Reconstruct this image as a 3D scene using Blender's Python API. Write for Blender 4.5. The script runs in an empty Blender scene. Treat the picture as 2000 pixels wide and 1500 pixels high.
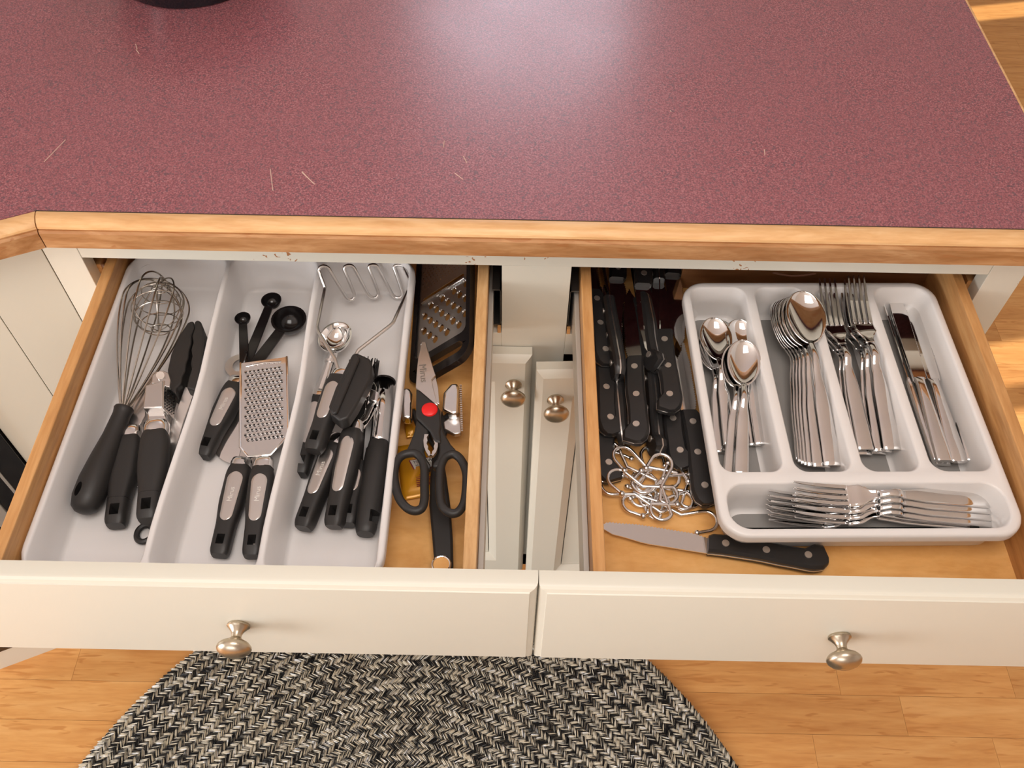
import bpy, bmesh, math, random
from mathutils import Vector, Matrix
random.seed(7)
SC = bpy.context.scene
COL = SC.collection
V = Vector
# ------------------------------------------------------------------ camera
FPX, PITCH, YAW, ROLL, CAMZ = 1776.0, 0.926957, 0.000825, 0.018231, 1.56
_cp, _sp = math.cos(PITCH), math.sin(PITCH)
_Z = Matrix.Rotation(YAW, 3, 'Z')
_r, _f, _u = _Z @ V((1, 0, 0)), _Z @ V((0, _cp, -_sp)), _Z @ V((0, _sp, _cp))
AXR = _r * math.cos(ROLL) + _u * math.sin(ROLL)
AXU = _u * math.cos(ROLL) - _r * math.sin(ROLL)
CAM = V((0, 0, CAMZ))
cd = bpy.data.cameras.new('camera'); cam = bpy.data.objects.new('camera', cd); COL.objects.link(cam)
cd.sensor_width = 36.0; cd.sensor_fit = 'HORIZONTAL'; cd.lens = 36.0 * FPX / 2000.0; cd.clip_start = 0.02
m = Matrix((AXR, AXU, -_f)).transposed().to_4x4(); m.translation = CAM
cam.matrix_world = m
SC.camera = cam
def ray(x, y): return AXR * ((x - 1000) / FPX) - AXU * ((y - 750) / FPX) + _f
def at(x, y, z):            # a photo pixel met with the level plane at height z
    d = ray(x, y); return CAM + d * ((z - CAMZ) / d.z)
def atY(x, y, Y):           # ... with the upright plane at depth Y
    d = ray(x, y); return CAM + d * (Y / d.y)
# ------------------------------------------------------------------ world, lights, exposure
SC.view_settings.view_transform = 'Standard'; SC.view_settings.look = 'None'
SC.view_settings.gamma = 1.0; SC.view_settings.use_curve_mapping = False
SC.view_settings.exposure = 0.08
w = bpy.data.worlds.new('world'); SC.world = w; w.use_nodes = True
w.node_tree.nodes['Background'].inputs[0].default_value = (0.80, 0.88, 1.0, 1)
w.node_tree.nodes['Background'].inputs[1].default_value = 0.6
def area(name, loc, target, sx, sy, power, col):
    l = bpy.data.lights.new(name, 'AREA'); l.shape = 'RECTANGLE'; l.size = sx; l.size_y = sy
    l.energy = power; l.color = col
    o = bpy.data.objects.new(name, l); COL.objects.link(o); o.location = loc
    o.rotation_euler = (V(target) - V(loc)).to_track_quat('-Z', 'Y').to_euler(); return o
area('patio_door_daylight', (-2.52, -0.75, 0.92), (0.0, -0.55, 0.85), 1.1, 1.3, 54, (1.0, 0.99, 0.99))
area('back_window_daylight', (0.02, 2.96, 2.05), (0.02, 0.0, 1.60), 0.7, 0.50, 8, (0.86, 0.88, 1.0))
area('rear_fill_light', (-0.9, -2.52, 1.5), (-0.7, 0.0, 1.3), 2.0, 1.1, 24, (1.0, 0.985, 0.97))  # added fill from behind the camera, set left to brighten the fronts
area('ceiling_fill_light', (0.05, -0.10, 2.42), (0.05, -0.10, 0.0), 0.9, 0.9, 15, (1.0, 0.95, 0.90))  # added overhead fill without a fixture, brightens doors and drawer insides
sl = bpy.data.lights.new('sun', 'SUN'); sl.energy = 5.0; sl.angle = 0.012; sl.color = (1.0, 0.92, 0.76)
so = bpy.data.objects.new('sun', sl); COL.objects.link(so)
so.rotation_euler = V((-0.80, -0.16, -0.62)).to_track_quat('-Z', 'Y').to_euler()
# ------------------------------------------------------------------ materials
def mat(name, col, rough=0.5, metal=0.0, spec=0.5, coat=0.0, emit=None):
    m = bpy.data.materials.new(name); m.use_nodes = True
    b = m.node_tree.nodes['Principled BSDF']
    b.inputs['Base Color'].default_value = (*col, 1); b.inputs['Roughness'].default_value = rough
    b.inputs['Metallic'].default_value = metal; b.inputs['Specular IOR Level'].default_value = spec
    b.inputs['Coat Weight'].default_value = coat
    return m
class NT:
    def __init__(s, m): s.t = m.node_tree; s.b = s.t.nodes['Principled BSDF']
    def n(s, typ, **kw):
        o = s.t.nodes.new(typ)
        for k, v in kw.items():
            if k.startswith('i_'):
                key = k[2:]; key = int(key) if key.isdigit() else key.replace('_', ' ')
                o.inputs[key].default_value = v
            else: setattr(o, k, v)
        return o
    def l(s, a, b): s.t.links.new(a, b)
    def pos(s, scale=(1, 1, 1), obj=False):
        g = s.n('ShaderNodeTexCoord').outputs['Object'] if obj else s.n('ShaderNodeNewGeometry').outputs['Position']
        mp = s.n('ShaderNodeMapping'); mp.inputs['Scale'].default_value = scale; s.l(g, mp.inputs['Vector']); return mp
    def ramp(s, fac, stops):
        r = s.n('ShaderNodeValToRGB'); e = r.color_ramp.elements
        while len(e) < len(stops): e.new(0.5)
        for i, (p, c) in enumerate(stops): e[i].position = p; e[i].color = (*c, 1)
        s.l(fac, r.inputs[0]); return r.outputs[0]
    def mix(s, fac, a, b, mode='MIX'):
        x = s.n('ShaderNodeMix', data_type='RGBA', blend_type=mode)
        for i, v in ((0, fac), (6, a), (7, b)):
            if hasattr(v, 'is_linked'): s.l(v, x.inputs[i])
            else: x.inputs[i].default_value = v if i == 0 else (*v, 1)
        return x.outputs[2]
    def bump(s, h, strength=0.2, dist=0.001):
        b = s.n('ShaderNodeBump', i_Strength=strength, i_Distance=dist); s.l(h, b.inputs['Height']); s.l(b.outputs[0], s.b.inputs['Normal'])
def wood(name, c0, c1, c2, scale=(6, 60, 60), rough=0.45, rnd=False, streak=None, fine=1.0, spec=0.4):
    m = mat(name, c1, rough, spec=spec); t = NT(m); p = t.pos(scale)
    vec = p.outputs[0]
    if rnd:
        oi = t.n('ShaderNodeObjectInfo'); mm = t.n('ShaderNodeVectorMath', operation='SCALE'); mm.inputs[0].default_value = (13.7, 41.3, 29.1)
        t.l(oi.outputs['Random'], mm.inputs['Scale']); ad = t.n('ShaderNodeVectorMath', operation='ADD')
        t.l(vec, ad.inputs[0]); t.l(mm.outputs[0], ad.inputs[1]); vec = ad.outputs[0]
    nz = t.n('ShaderNodeTexNoise', i_Scale=1.0, i_Detail=5.0, i_Roughness=0.62, i_Distortion=0.6); t.l(vec, nz.inputs['Vector'])
    c = t.ramp(nz.outputs[0], [(0.30, c0), (0.52, c1), (0.72, c2)])
    nf = t.n('ShaderNodeTexNoise', i_Scale=4.0 * fine, i_Detail=3.0); t.l(vec, nf.inputs['Vector'])
    c = t.mix(0.22, c, t.ramp(nf.outputs[0], [(0.35, c0), (0.65, c2)]), 'MULTIPLY') if False else t.mix(0.25, c, t.ramp(nf.outputs[0], [(0.35, c0), (0.65, c2)]))
    if streak:
        wv = t.n('ShaderNodeTexNoise', i_Scale=2.3, i_Detail=2.0, i_Distortion=1.2); t.l(vec, wv.inputs['Vector'])
        f = t.ramp(wv.outputs[0], [(0.60, (0, 0, 0)), (0.68, (0.75, 0.75, 0.75))]); c = t.mix(f, c, streak)
    if rnd:
        br = t.ramp(oi.outputs['Random'], [(0.0, (0.86, 0.84, 0.82)), (0.5, (1, 1, 1)), (1.0, (1.08, 1.1, 1.12))]); c = t.mix(1.0, c, br, 'MULTIPLY')
    t.l(c, t.b.inputs['Base Color']); t.bump(nf.outputs[0], 0.08)
    return m
M = {}
# speckled burgundy laminate
M['laminate'] = mat('laminate', (0.25, 0.08, 0.10), 0.36, spec=0.5); t = NT(M['laminate']); p = t.pos()
n1 = t.n('ShaderNodeTexNoise', i_Scale=520.0, i_Detail=2.0, i_Roughness=0.7); t.l(p.outputs[0], n1.inputs['Vector'])
n2 = t.n('ShaderNodeTexNoise', i_Scale=300.0, i_Detail=2.0, i_Roughness=0.6); t.l(p.outputs[0], n2.inputs['Vector'])
c = t.ramp(n1.outputs[0], [(0.34, (0.150, 0.072, 0.086)), (0.47, (0.285, 0.090, 0.104)), (0.56, (0.35, 0.125, 0.140)), (0.70, (0.46, 0.21, 0.22))])
c = t.mix(t.ramp(n2.outputs[0], [(0.56, (0, 0, 0)), (0.66, (0.75, 0.75, 0.75))]), c, (0.135, 0.085, 0.10)); t.l(c, t.b.inputs['Base Color'])
n3 = t.n('ShaderNodeTexNoise', i_Scale=9.0, i_Detail=4.0); t.l(p.outputs[0], n3.inputs['Vector'])
rr = t.n('ShaderNodeMapRange', i_3=0.23, i_4=0.33); t.l(n3.outputs[0], rr.inputs[0]); t.l(rr.outputs[0], t.b.inputs['Roughness'])
M['dark_line'] = mat('dark_joint', (0.045, 0.03, 0.022), 0.7)
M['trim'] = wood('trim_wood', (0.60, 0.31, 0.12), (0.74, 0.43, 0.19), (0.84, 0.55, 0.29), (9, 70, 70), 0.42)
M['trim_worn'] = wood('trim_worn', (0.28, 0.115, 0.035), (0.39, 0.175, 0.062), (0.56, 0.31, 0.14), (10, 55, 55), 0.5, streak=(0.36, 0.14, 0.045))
def paint(name, col, chips=0.0, rough=0.38):
    m = mat(name, col, rough, spec=0.45); t = NT(m); p = t.pos()
    a = t.n('ShaderNodeTexNoise', i_Scale=3.0, i_Detail=3.0); t.l(p.outputs[0], a.inputs['Vector'])
    c = t.mix(a.outputs[0], tuple(x * 0.94 for x in col), tuple(min(1, x * 1.04) for x in col))
    b = t.n('ShaderNodeTexNoise', i_Scale=170.0, i_Detail=2.0, i_Distortion=0.5); t.l(p.outputs[0], b.inputs['Vector'])
    g = t.n('ShaderNodeTexNoise', i_Scale=14.0, i_Detail=1.0); t.l(p.outputs[0], g.inputs['Vector'])
    mu = t.n('ShaderNodeMath', operation='MULTIPLY'); t.l(b.outputs[0], mu.inputs[0]); t.l(g.outputs[0], mu.inputs[1])
    th = 0.43 - chips
    f = t.ramp(mu.outputs[0], [(th, (0, 0, 0)), (th + 0.012, (1, 1, 1))]); c = t.mix(f, c, (0.38, 0.16, 0.06))
    t.l(c, t.b.inputs['Base Color']); t.bump(a.outputs[0], 0.05); return m
M['paint'] = paint('cream_paint', (0.665, 0.630, 0.535), -0.3)
M['paint_worn'] = paint('cream_paint_chipped', (0.665, 0.630, 0.535), 0.03)
M['side'] = wood('drawer_side_wood', (0.42, 0.19, 0.06), (0.60, 0.30, 0.105), (0.70, 0.40, 0.17), (60, 7, 60), 0.42)
M['sidepale'] = wood('drawer_side_pale', (0.52, 0.28, 0.11), (0.66, 0.39, 0.17), (0.74, 0.48, 0.24), (90, 16, 90), 0.5)
M['ply'] = wood('drawer_bottom_ply', (0.66, 0.32, 0.09), (0.79, 0.42, 0.135), (0.86, 0.51, 0.20), (14, 34, 34), 0.45)
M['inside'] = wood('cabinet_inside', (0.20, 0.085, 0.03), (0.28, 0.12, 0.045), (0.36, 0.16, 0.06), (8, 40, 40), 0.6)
M['floor'] = wood('floor_strip', (0.56, 0.24, 0.068), (0.69, 0.335, 0.105), (0.76, 0.41, 0.15), (5, 42, 30), 0.33, rnd=True, streak=(0.52, 0.21, 0.055))
M['floordark'] = mat('floor_gap', (0.10, 0.045, 0.02), 0.7)
M['wall'] = mat('wall_paint', (0.74, 0.72, 0.69), 0.7); M['ceil'] = mat('ceiling_paint', (0.86, 0.86, 0.85), 0.8)
M['white'] = mat('white_plastic', (0.76, 0.73, 0.715), 0.34, spec=0.5)
M['white2'] = mat('white_plastic_warm', (0.78, 0.745, 0.72), 0.34, spec=0.5)
M['grip'] = mat('grey_grip', (0.27, 0.255, 0.24), 0.6)
M['chrome'] = mat('chrome', (0.84, 0.835, 0.83), 0.06, 1.0)
M['steel'] = mat('polished_steel', (0.78, 0.775, 0.77), 0.075, 1.0)
M['satin'] = mat('satin_steel', (0.74, 0.72, 0.70), 0.28, 1.0)
M['wire'] = mat('steel_wire', (0.46, 0.42, 0.37), 0.22, 1.0)
M['nickel'] = mat('brushed_nickel', (0.50, 0.43, 0.335), 0.30, 1.0)
M['black'] = mat('black_soft_plastic', (0.022, 0.020, 0.019), 0.46, spec=0.45)
M['gloss'] = mat('black_gloss_plastic', (0.010, 0.008, 0.008), 0.16, spec=0.5)
M['handle'] = mat('black_knife_handle', (0.018, 0.017, 0.017), 0.38, spec=0.5)
M['rivet'] = mat('rivet_metal', (0.62, 0.56, 0.50), 0.35, 0.8)
M['ink'] = mat('etched_lettering', (0.80, 0.77, 0.72), 0.5, 0.3)
M['inkdark'] = mat('etched_dark_lettering', (0.27, 0.235, 0.20), 0.5, 0.5)
M['red'] = mat('red_button', (0.75, 0.012, 0.012), 0.35)
M['mustard'] = mat('mustard_foil', (0.62, 0.28, 0.012), 0.22, 0.15)
M['label'] = mat('packet_label', (0.80, 0.77, 0.72), 0.35)
M['maroon'] = mat('packet_print', (0.24, 0.02, 0.035), 0.4)
M['slide'] = mat('slide_metal', (0.58, 0.55, 0.50), 0.4, 0.4)
M['slidedark'] = mat('slide_dark', (0.12, 0.11, 0.10), 0.35, 0.8)
M['bowl'] = mat('black_glass', (0.006, 0.007, 0.010), 0.05, spec=0.6)
M['oven'] = mat('black_enamel', (0.006, 0.006, 0.008), 0.10, spec=0.5)
M['greytrim'] = mat('grey_trim', (0.30, 0.29, 0.27), 0.35, 0.3)
M['glassy'] = mat('pane', (0.8, 0.85, 0.9), 0.05)
for k in ('steel', 'satin'):                        # faint brushed grain
    t = NT(M[k]); p = t.pos((400, 60, 400), True); a = t.n('ShaderNodeTexNoise', i_Scale=1.0, i_Detail=2.0); t.l(p.outputs[0], a.inputs['Vector']); t.bump(a.outputs[0], 0.02)
# ------------------------------------------------------------------ mesh helpers
class MB:
    def __init__(s): s.v = []; s.f = []
    def box(s, x0, x1, y0, y1, z0, z1):
        b = len(s.v); s.v += [(x, y, z) for z in (z0, z1) for y in (y0, y1) for x in (x0, x1)]
        s.f += [tuple(b + i for i in q) for q in ((0, 2, 3, 1), (4, 5, 7, 6), (0, 1, 5, 4), (2, 6, 7, 3), (0, 4, 6, 2), (1, 3, 7, 5))]; return s
    def rings(s, rs, closed=True, cap0=True, cap1=True):
        n = len(rs[0]); b = len(s.v)
        for r in rs: s.v += [tuple(p) for p in r]
        for i in range(len(rs) - 1):
            for j in range(n if closed else n - 1):
                k = (j + 1) % n; s.f.append((b + i * n + j, b + i * n + k, b + (i + 1) * n + k, b + (i + 1) * n + j))
        if cap0: s.f.append(tuple(b + j for j in reversed(range(n))))
        if cap1: s.f.append(tuple(b + (len(rs) - 1) * n + j for j in range(n)))
        return s
    def tube(s, pts, r, n=8, closed=False, flat=1.0):
        pts = [V(p) for p in pts]; N = len(pts); rs = []
        up = V((0, 0, 1)); prev = None
        for i, p in enumerate(pts):
            a = pts[(i - 1) % N] if (closed or i > 0) else p; c = pts[(i + 1) % N] if (closed or i < N - 1) else p
            tg = (c - a).normalized()
            if prev is None:
                x = tg.cross(up); x = tg.cross(V((1, 0, 0))) if x.length < 0.05 else x
            else: x = prev - tg * prev.dot(tg)
            x.normalize(); prev = x; y = x.cross(tg); rr = r[i] if isinstance(r, (list, tuple)) else r
            rs.append([p + x * (rr * math.cos(q)) + y * (rr * flat * math.sin(q)) for q in (2 * math.pi * k / n for k in range(n))])
        if closed: rs.append(rs[0]); return s.rings(rs, True, False, False)
        return s.rings(rs)
    def lathe(s, prof, M4=None, n=20, sx=1.0):      # profile (r, h) about local Z
        rs = [[(r * math.cos(2 * math.pi * k / n) * sx, r * math.sin(2 * math.pi * k / n), h) for k in range(n)] for r, h in prof]
        if M4 is not None: rs = [[tuple(M4 @ V(p)) for p in r] for r in rs]
        return s.rings(rs)
    def ball(s, c, r, n=10):
        prof = [(max(1e-5, r * math.sin(math.pi * k / 6)), -r * math.cos(math.pi * k / 6)) for k in range(7)]
        return s.lathe(prof, Matrix.Translation(c), n)
    def prism(s, pts, off):                          # closed outline (3-d points), pushed along off
        b = len(s.v); n = len(pts); off = V(off)
        s.v += [tuple(p) for p in pts] + [tuple(V(p) + off) for p in pts]
        s.f += [tuple(b + i for i in range(n)), tuple(b + n + i for i in reversed(range(n)))]
        s.f += [(b + i, b + n + i, b + n + (i + 1) % n, b + (i + 1) % n) for i in range(n)]; return s
    def mesh(s, name):
        me = bpy.data.meshes.new(name); me.from_pydata(s.v, [], s.f); me.update()
        bm = bmesh.new(); bm.from_mesh(me); bmesh.ops.recalc_face_normals(bm, faces=bm.faces); bm.to_mesh(me); bm.free(); return me
    def build(s, name, mt, parent=None, smooth=True, bevel=0.0, seg=2, sub=0, angle=40, thick=0.0, loc=None):
        return put(name, s.mesh(name), mt, parent, smooth, bevel, seg, sub, angle, thick, loc)
def put(name, me, mt, parent=None, smooth=True, bevel=0.0, seg=2, sub=0, angle=40, thick=0.0, loc=None):
    o = bpy.data.objects.new(name, me); COL.objects.link(o)
    if not me.materials: me.materials.append(M[mt] if isinstance(mt, str) else mt)
    if parent is not None: o.parent = parent
    if loc is not None: o.location = loc
    if thick: q = o.modifiers.new('thickness', 'SOLIDIFY'); q.thickness = abs(thick); q.offset = -1 if thick > 0 else 1
    if bevel: q = o.modifiers.new('bevel', 'BEVEL'); q.width = bevel; q.segments = seg; q.limit_method = 'ANGLE'; q.angle_limit = math.radians(35)
    if sub: q = o.modifiers.new('subdivision', 'SUBSURF'); q.levels = sub; q.render_levels = sub
    if smooth:
        for p in me.polygons: p.use_smooth = True
        bm = bmesh.new(); bm.from_mesh(me); a = math.radians(angle)
        for e in bm.edges: e.smooth = not (len(e.link_faces) == 2 and e.calc_face_angle(0) > a)
        bm.to_mesh(me); bm.free()
    return o
def tag(o, label=None, cat=None, group=None, kind=None):
    for k, v in (('label', label), ('category', cat), ('group', group), ('kind', kind)):
        if v: o[k] = v
    return o
def empty(name, M4, label, cat, group=None):
    o = bpy.data.objects.new(name, None); COL.objects.link(o); o.empty_display_size = 0.02
    o.matrix_world = M4 if isinstance(M4, Matrix) else Matrix.Translation(M4); return tag(o, label, cat, group)
def copy_tree(o, M4, label=None):
    def rec(a, par):
        c = a.copy(); COL.objects.link(c); c.parent = par
        for ch in [k for k in ORDER if k.parent == a]: rec(ch, c)
        return c
    ORDER = list(bpy.data.objects); c = rec(o, None); c.matrix_world = M4
    if label: c['label'] = label
    return c
def frame(p0, p1, roll=0.0):                         # local Y runs p0 -> p1, local Z up
    y = (p1 - p0).normalized(); x = y.cross(V((0, 0, 1))).normalized(); z = x.cross(y)
    r = Matrix((x, y, z)).transposed().to_4x4(); r.translation = p0
    return r @ Matrix.Rotation(math.radians(roll), 4, 'Y')
def sup(w, h, y, n=20, e=3.0, zc=0.0, xc=0.0):        # super-ellipse ring in local XZ
    out = []
    for k in range(n):
        a = 2 * math.pi * (k + 0.5) / n; c, s_ = math.cos(a), math.sin(a)
        out.append((xc + w / 2 * math.copysign(abs(c) ** (2 / e), c), y, zc + h / 2 * math.copysign(abs(s_) ** (2 / e), s_)))
    return out
def rrect(x0, x1, y0, y1, r, z, n=5):
    out = []
    for cx, cy, a0 in ((x1 - r, y1 - r, 0), (x0 + r, y1 - r, 90), (x0 + r, y0 + r, 180), (x1 - r, y0 + r, 270)):
        for k in range(n + 1):
            a = math.radians(a0 + 90 * k / n); out.append((cx + r * math.cos(a), cy + r * math.sin(a), z))
    return out
def cut(o, cutters):                                 # subtract plain shapes, keep the result as the mesh
    par = o.parent; o.parent = None; o.matrix_world = Matrix()
    for mb in cutters:
        c = mb.build('cutter', 'black', None, False); q = o.modifiers.new('cut', 'BOOLEAN'); q.object = c; q.operation = 'DIFFERENCE'; q.solver = 'EXACT'
        bpy.context.view_layer.update(); dg = bpy.context.evaluated_depsgraph_get()
        me = bpy.data.meshes.new_from_object(o.evaluated_get(dg)); o.modifiers.clear(); o.data = me
        bpy.data.objects.remove(c)
    for p in o.data.polygons: p.use_smooth = True
    bm = bmesh.new(); bm.from_mesh(o.data)
    for e in bm.edges: e.smooth = not (len(e.link_faces) == 2 and e.calc_face_angle(0) > 0.75)
    bm.to_mesh(o.data); bm.free(); o.parent = par; o.matrix_local = Matrix()
    return o
def text_mesh(s, size, depth=0.0001):
    c = bpy.data.curves.new('lettering', 'FONT'); c.body = s; c.size = size; c.extrude = depth; c.align_x = 'CENTER'; c.align_y = 'CENTER'; c.resolution_u = 3
    o = bpy.data.objects.new('lettering', c); COL.objects.link(o); bpy.context.view_layer.update()
    me = bpy.data.meshes.new_from_object(o.evaluated_get(bpy.context.evaluated_depsgraph_get())); bpy.data.objects.remove(o); return me
def fill_with_holes(outer, holes, z=None):
    bm = bmesh.new(); es = []
    for lp in [outer] + holes:
        vs = [bm.verts.new(p) for p in lp]; es += [bm.edges.new((vs[i], vs[(i + 1) % len(vs)])) for i in range(len(vs))]
    bmesh.ops.triangle_fill(bm, use_beauty=True, use_dissolve=False, edges=es)
    bm.verts.index_update(); v = [tuple(x.co) for x in bm.verts]; f = [tuple(x.index for x in fc.verts) for fc in bm.faces]; bm.free(); return v, f
# ================================================================== THE SETTING
def struct(name, mb, mt, bevel=0.0, smooth=False): return tag(mb.build(name, mt, None, smooth, bevel), kind='structure')
RX0, RX1, RY0, RY1, RZ = -2.6, 2.6, -2.6, 3.05, 2.5
fl = struct('floor', MB().box(RX0, RX1, RY0, RY1, -0.06, -0.0012), 'floordark')
# floor strips: three-strip laminate, every strip a part (near the cabinet), the rest one part
SW = 0.0666; Y0 = 0.4516
rnd = random.Random(3); far = MB(); nst = 0
for k in range(-46, 49):
    ya = Y0 + k * SW; yb = ya + SW - 0.0005
    if ya < RY0 or yb > RY1: continue
    near = -0.2 < ya < 2.0
    x = RX0 + rnd.uniform(-0.5, 0)
    while x < RX1:
        ln = rnd.choice((0.30, 0.40, 0.52, 0.62)); x1 = min(x + ln, RX1); x0 = max(x, RX0)
        if x1 - x0 > 0.01:
            vis = (near and ((-1.05 < x1 and x0 < -0.2 and 0.2 < ya < 0.75) or (0.1 < x1 and x0 < 1.0 and 0.2 < ya < 0.75) or (0.5 < x1 and x0 < 1.9 and 0.7 <= ya)))
            if vis and nst < 290:
                nst += 1; MB().box(x0, x1 - 0.0004, ya, yb, -0.0012, 0.0).build('floor_strip', 'floor', fl, False)
            else: far.box(x0, x1 - 0.0004, ya, yb, -0.0012, 0.0)
        x += ln
tag(far.build('floor_strips_outer', 'floor', fl, False), kind='stuff')
struct('ceiling', MB().box(RX0, RX1, RY0, RY1, RZ, RZ + 0.08), 'ceil')
def wall_with_hole(name, axis, c, lo, hi, h):        # h = (a0, a1, z0, z1)
    mb = MB(); a0, a1, z0, z1 = h
    for (p, q, r, s_) in ((lo, a0, 0, RZ), (a1, hi, 0, RZ), (a0, a1, 0, z0), (a0, a1, z1, RZ)):
        if q - p < 0.001 or s_ - r < 0.001: continue
        if axis == 'x': mb.box(c[0], c[1], p, q, r, s_)
        else: mb.box(p, q, c[0], c[1], r, s_)
    return struct(name, mb, 'wall')
wall_with_hole('wall_left', 'x', (RX0 - 0.1, RX0), RY0, RY1, (-1.62, 0.12, 0.08, 2.04))
wall_with_hole('wall_right', 'x', (RX1, RX1 + 0.1), RY0, RY1, (1.27, 2.99, 0.55, 1.60))
wall_with_hole('wall_back', 'y', (RY1, RY1 + 0.1), RX0, RX1, (-0.42, 0.46, 1.70, 2.40))
wall_with_hole('wall_front', 'y', (RY0 - 0.1, RY0), RX0, RX1, (-1.92, 0.12, 0.94, 2.06))
def window(name, axis, c, h, nv, nh, bar=0.03):
    mb = MB(); a0, a1, z0, z1 = h
    def bx(p, q, r, s_):
        if axis == 'x': mb.box(c - 0.03, c + 0.03, p, q, r, s_)
        else: mb.box(p, q, c - 0.03, c + 0.03, r, s_)
    bx(a0, a0 + 0.05, z0, z1); bx(a1 - 0.05, a1, z0, z1); bx(a0, a1, z0, z0 + 0.05); bx(a0, a1, z1 - 0.05, z1)
    for i in range(1, nv): p = a0 + (a1 - a0) * i / nv; bx(p - bar / 2, p + bar / 2, z0, z1)
    for i in range(1, nh): p = z0 + (z1 - z0) * i / nh; bx(a0, a1, p - bar / 2, p + bar / 2)
    struct(name, mb, 'ceil')
struct('sun_block_pier', MB().box(RX1, RX1 + 0.1, 1.68, 2.80, 0.55, 1.60), 'wall')  # unseen wall pier between the sashes, added to block the sun
window('window_1', 'x', RX1 + 0.05, (1.27, 1.68, 0.55, 1.60), 2, 1, 0.05)
window('window_4', 'x', RX1 + 0.05, (2.80, 2.99, 0.55, 1.60), 1, 1, 0.05)
window('window_2', 'y', RY1 + 0.05, (-0.42, 0.46, 1.70, 2.40), 2, 1)
window('window_3', 'y', RY0 - 0.05, (-1.92, 0.12, 0.94, 2.06), 3, 1)
window('door_1', 'x', RX0 - 0.05, (-1.62, 0.12, 0.08, 2.04), 2, 1, 0.07)

# ================================================================== COUNTERTOP
CZ = 0.915
A = at(70, 410, CZ); YE = 0.6955; XA = A.x
TH = math.radians(24.5); dA = V((-math.cos(TH), -math.sin(TH), 0)); nA = V((math.sin(TH), -math.cos(TH), 0))   # direction of the angled run, its outward normal
XR = 0.5840
top = empty('countertop', V((0.0, 1.2, CZ - 0.035)), 'speckled burgundy laminate countertop with oak edging above the drawers', 'countertop')
def wb(mb, name, mt, root, **k): return mb.build(name, mt, root, loc=-root.location, **k)
far_ = [V((XR, YE, 0)), V((XR, 1.95, 0)), V((-1.75, 1.95, 0)), V((XA, YE, 0)) + dA * 1.25, V((XA, YE, 0))]
wb(MB().prism([p + V((0, 0, CZ)) for p in far_], (0, 0, -0.03)), 'laminate_surface', 'laminate', top, smooth=False)
# moulded edging: section swept along angled run + front run; (outward distance, height)
SEC_UP = [(0.0006, -0.034), (0.0006, -0.0006), (0.004, 0.0002), (0.010, -0.0004), (0.0150, -0.0026), (0.0178, -0.0060), (0.0182, -0.0085), (0.0172, -0.0095), (0.0172, -0.034)]
SEC_LO = [(0.0006, -0.0360), (0.0168, -0.0360), (0.0205, -0.0330), (0.0210, -0.0125), (0.0190, -0.0102), (0.0172, -0.0100), (0.0172, -0.034), (0.0006, -0.0345)]
half = TH / 2
def run(p, q, nrm, mit_p, mit_q, sec):
    d = (q - p).normalized(); r = []
    for b, mt_ in ((p, mit_p), (q, mit_q)): r.append([b + nrm * u + d * (u * mt_) + V((0, 0, CZ + h)) for u, h in sec])
    return MB().rings(r)
P0 = V((XA, YE, 0)); tm = math.tan(half)
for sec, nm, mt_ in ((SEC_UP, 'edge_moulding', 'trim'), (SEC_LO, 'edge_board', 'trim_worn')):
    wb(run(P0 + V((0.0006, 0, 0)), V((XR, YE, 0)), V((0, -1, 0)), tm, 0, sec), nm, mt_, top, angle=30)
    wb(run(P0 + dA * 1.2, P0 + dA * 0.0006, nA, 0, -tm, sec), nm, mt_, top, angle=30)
wb(MB().box(XA, XR, YE - 0.0007, YE, CZ - 0.02, CZ + 0.0001), 'glue_line', 'dark_line', top, smooth=False)
wb(MB().box(XR, XR + 0.0035, YE - 0.018, 1.95, CZ - 0.036, CZ - 0.0002), 'end_edging', 'trim', top, bevel=0.001)
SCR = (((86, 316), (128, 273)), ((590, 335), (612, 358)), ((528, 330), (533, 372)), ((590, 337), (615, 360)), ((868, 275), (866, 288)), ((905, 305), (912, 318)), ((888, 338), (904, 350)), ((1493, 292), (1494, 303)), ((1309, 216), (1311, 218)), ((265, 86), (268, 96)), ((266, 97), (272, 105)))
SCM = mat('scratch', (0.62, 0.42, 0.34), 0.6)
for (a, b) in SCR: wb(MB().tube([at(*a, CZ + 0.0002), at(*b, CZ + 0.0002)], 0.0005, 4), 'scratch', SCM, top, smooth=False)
# dark glass bowl standing at the far edge of view
bc = (at(245, 0, CZ) + at(450, 0, CZ)) / 2; bb = at(345, 21, CZ)
R_ = 0.098; bcen = V((bb.x, bb.y + R_, CZ + 0.0003))
bw = MB().lathe([(0.0005, 0.0), (0.088, 0.0), (0.0965, 0.002), (0.098, 0.006), (0.106, 0.03), (0.120, 0.062), (0.126, 0.075), (0.122, 0.075), (0.114, 0.06), (0.100, 0.03), (0.09, 0.012), (0.0005, 0.010)], None, 40)
tag(bw.build('glass_bowl', 'bowl', None, loc=bcen), 'round black glass bowl standing on the burgundy countertop', 'bowl')

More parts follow.
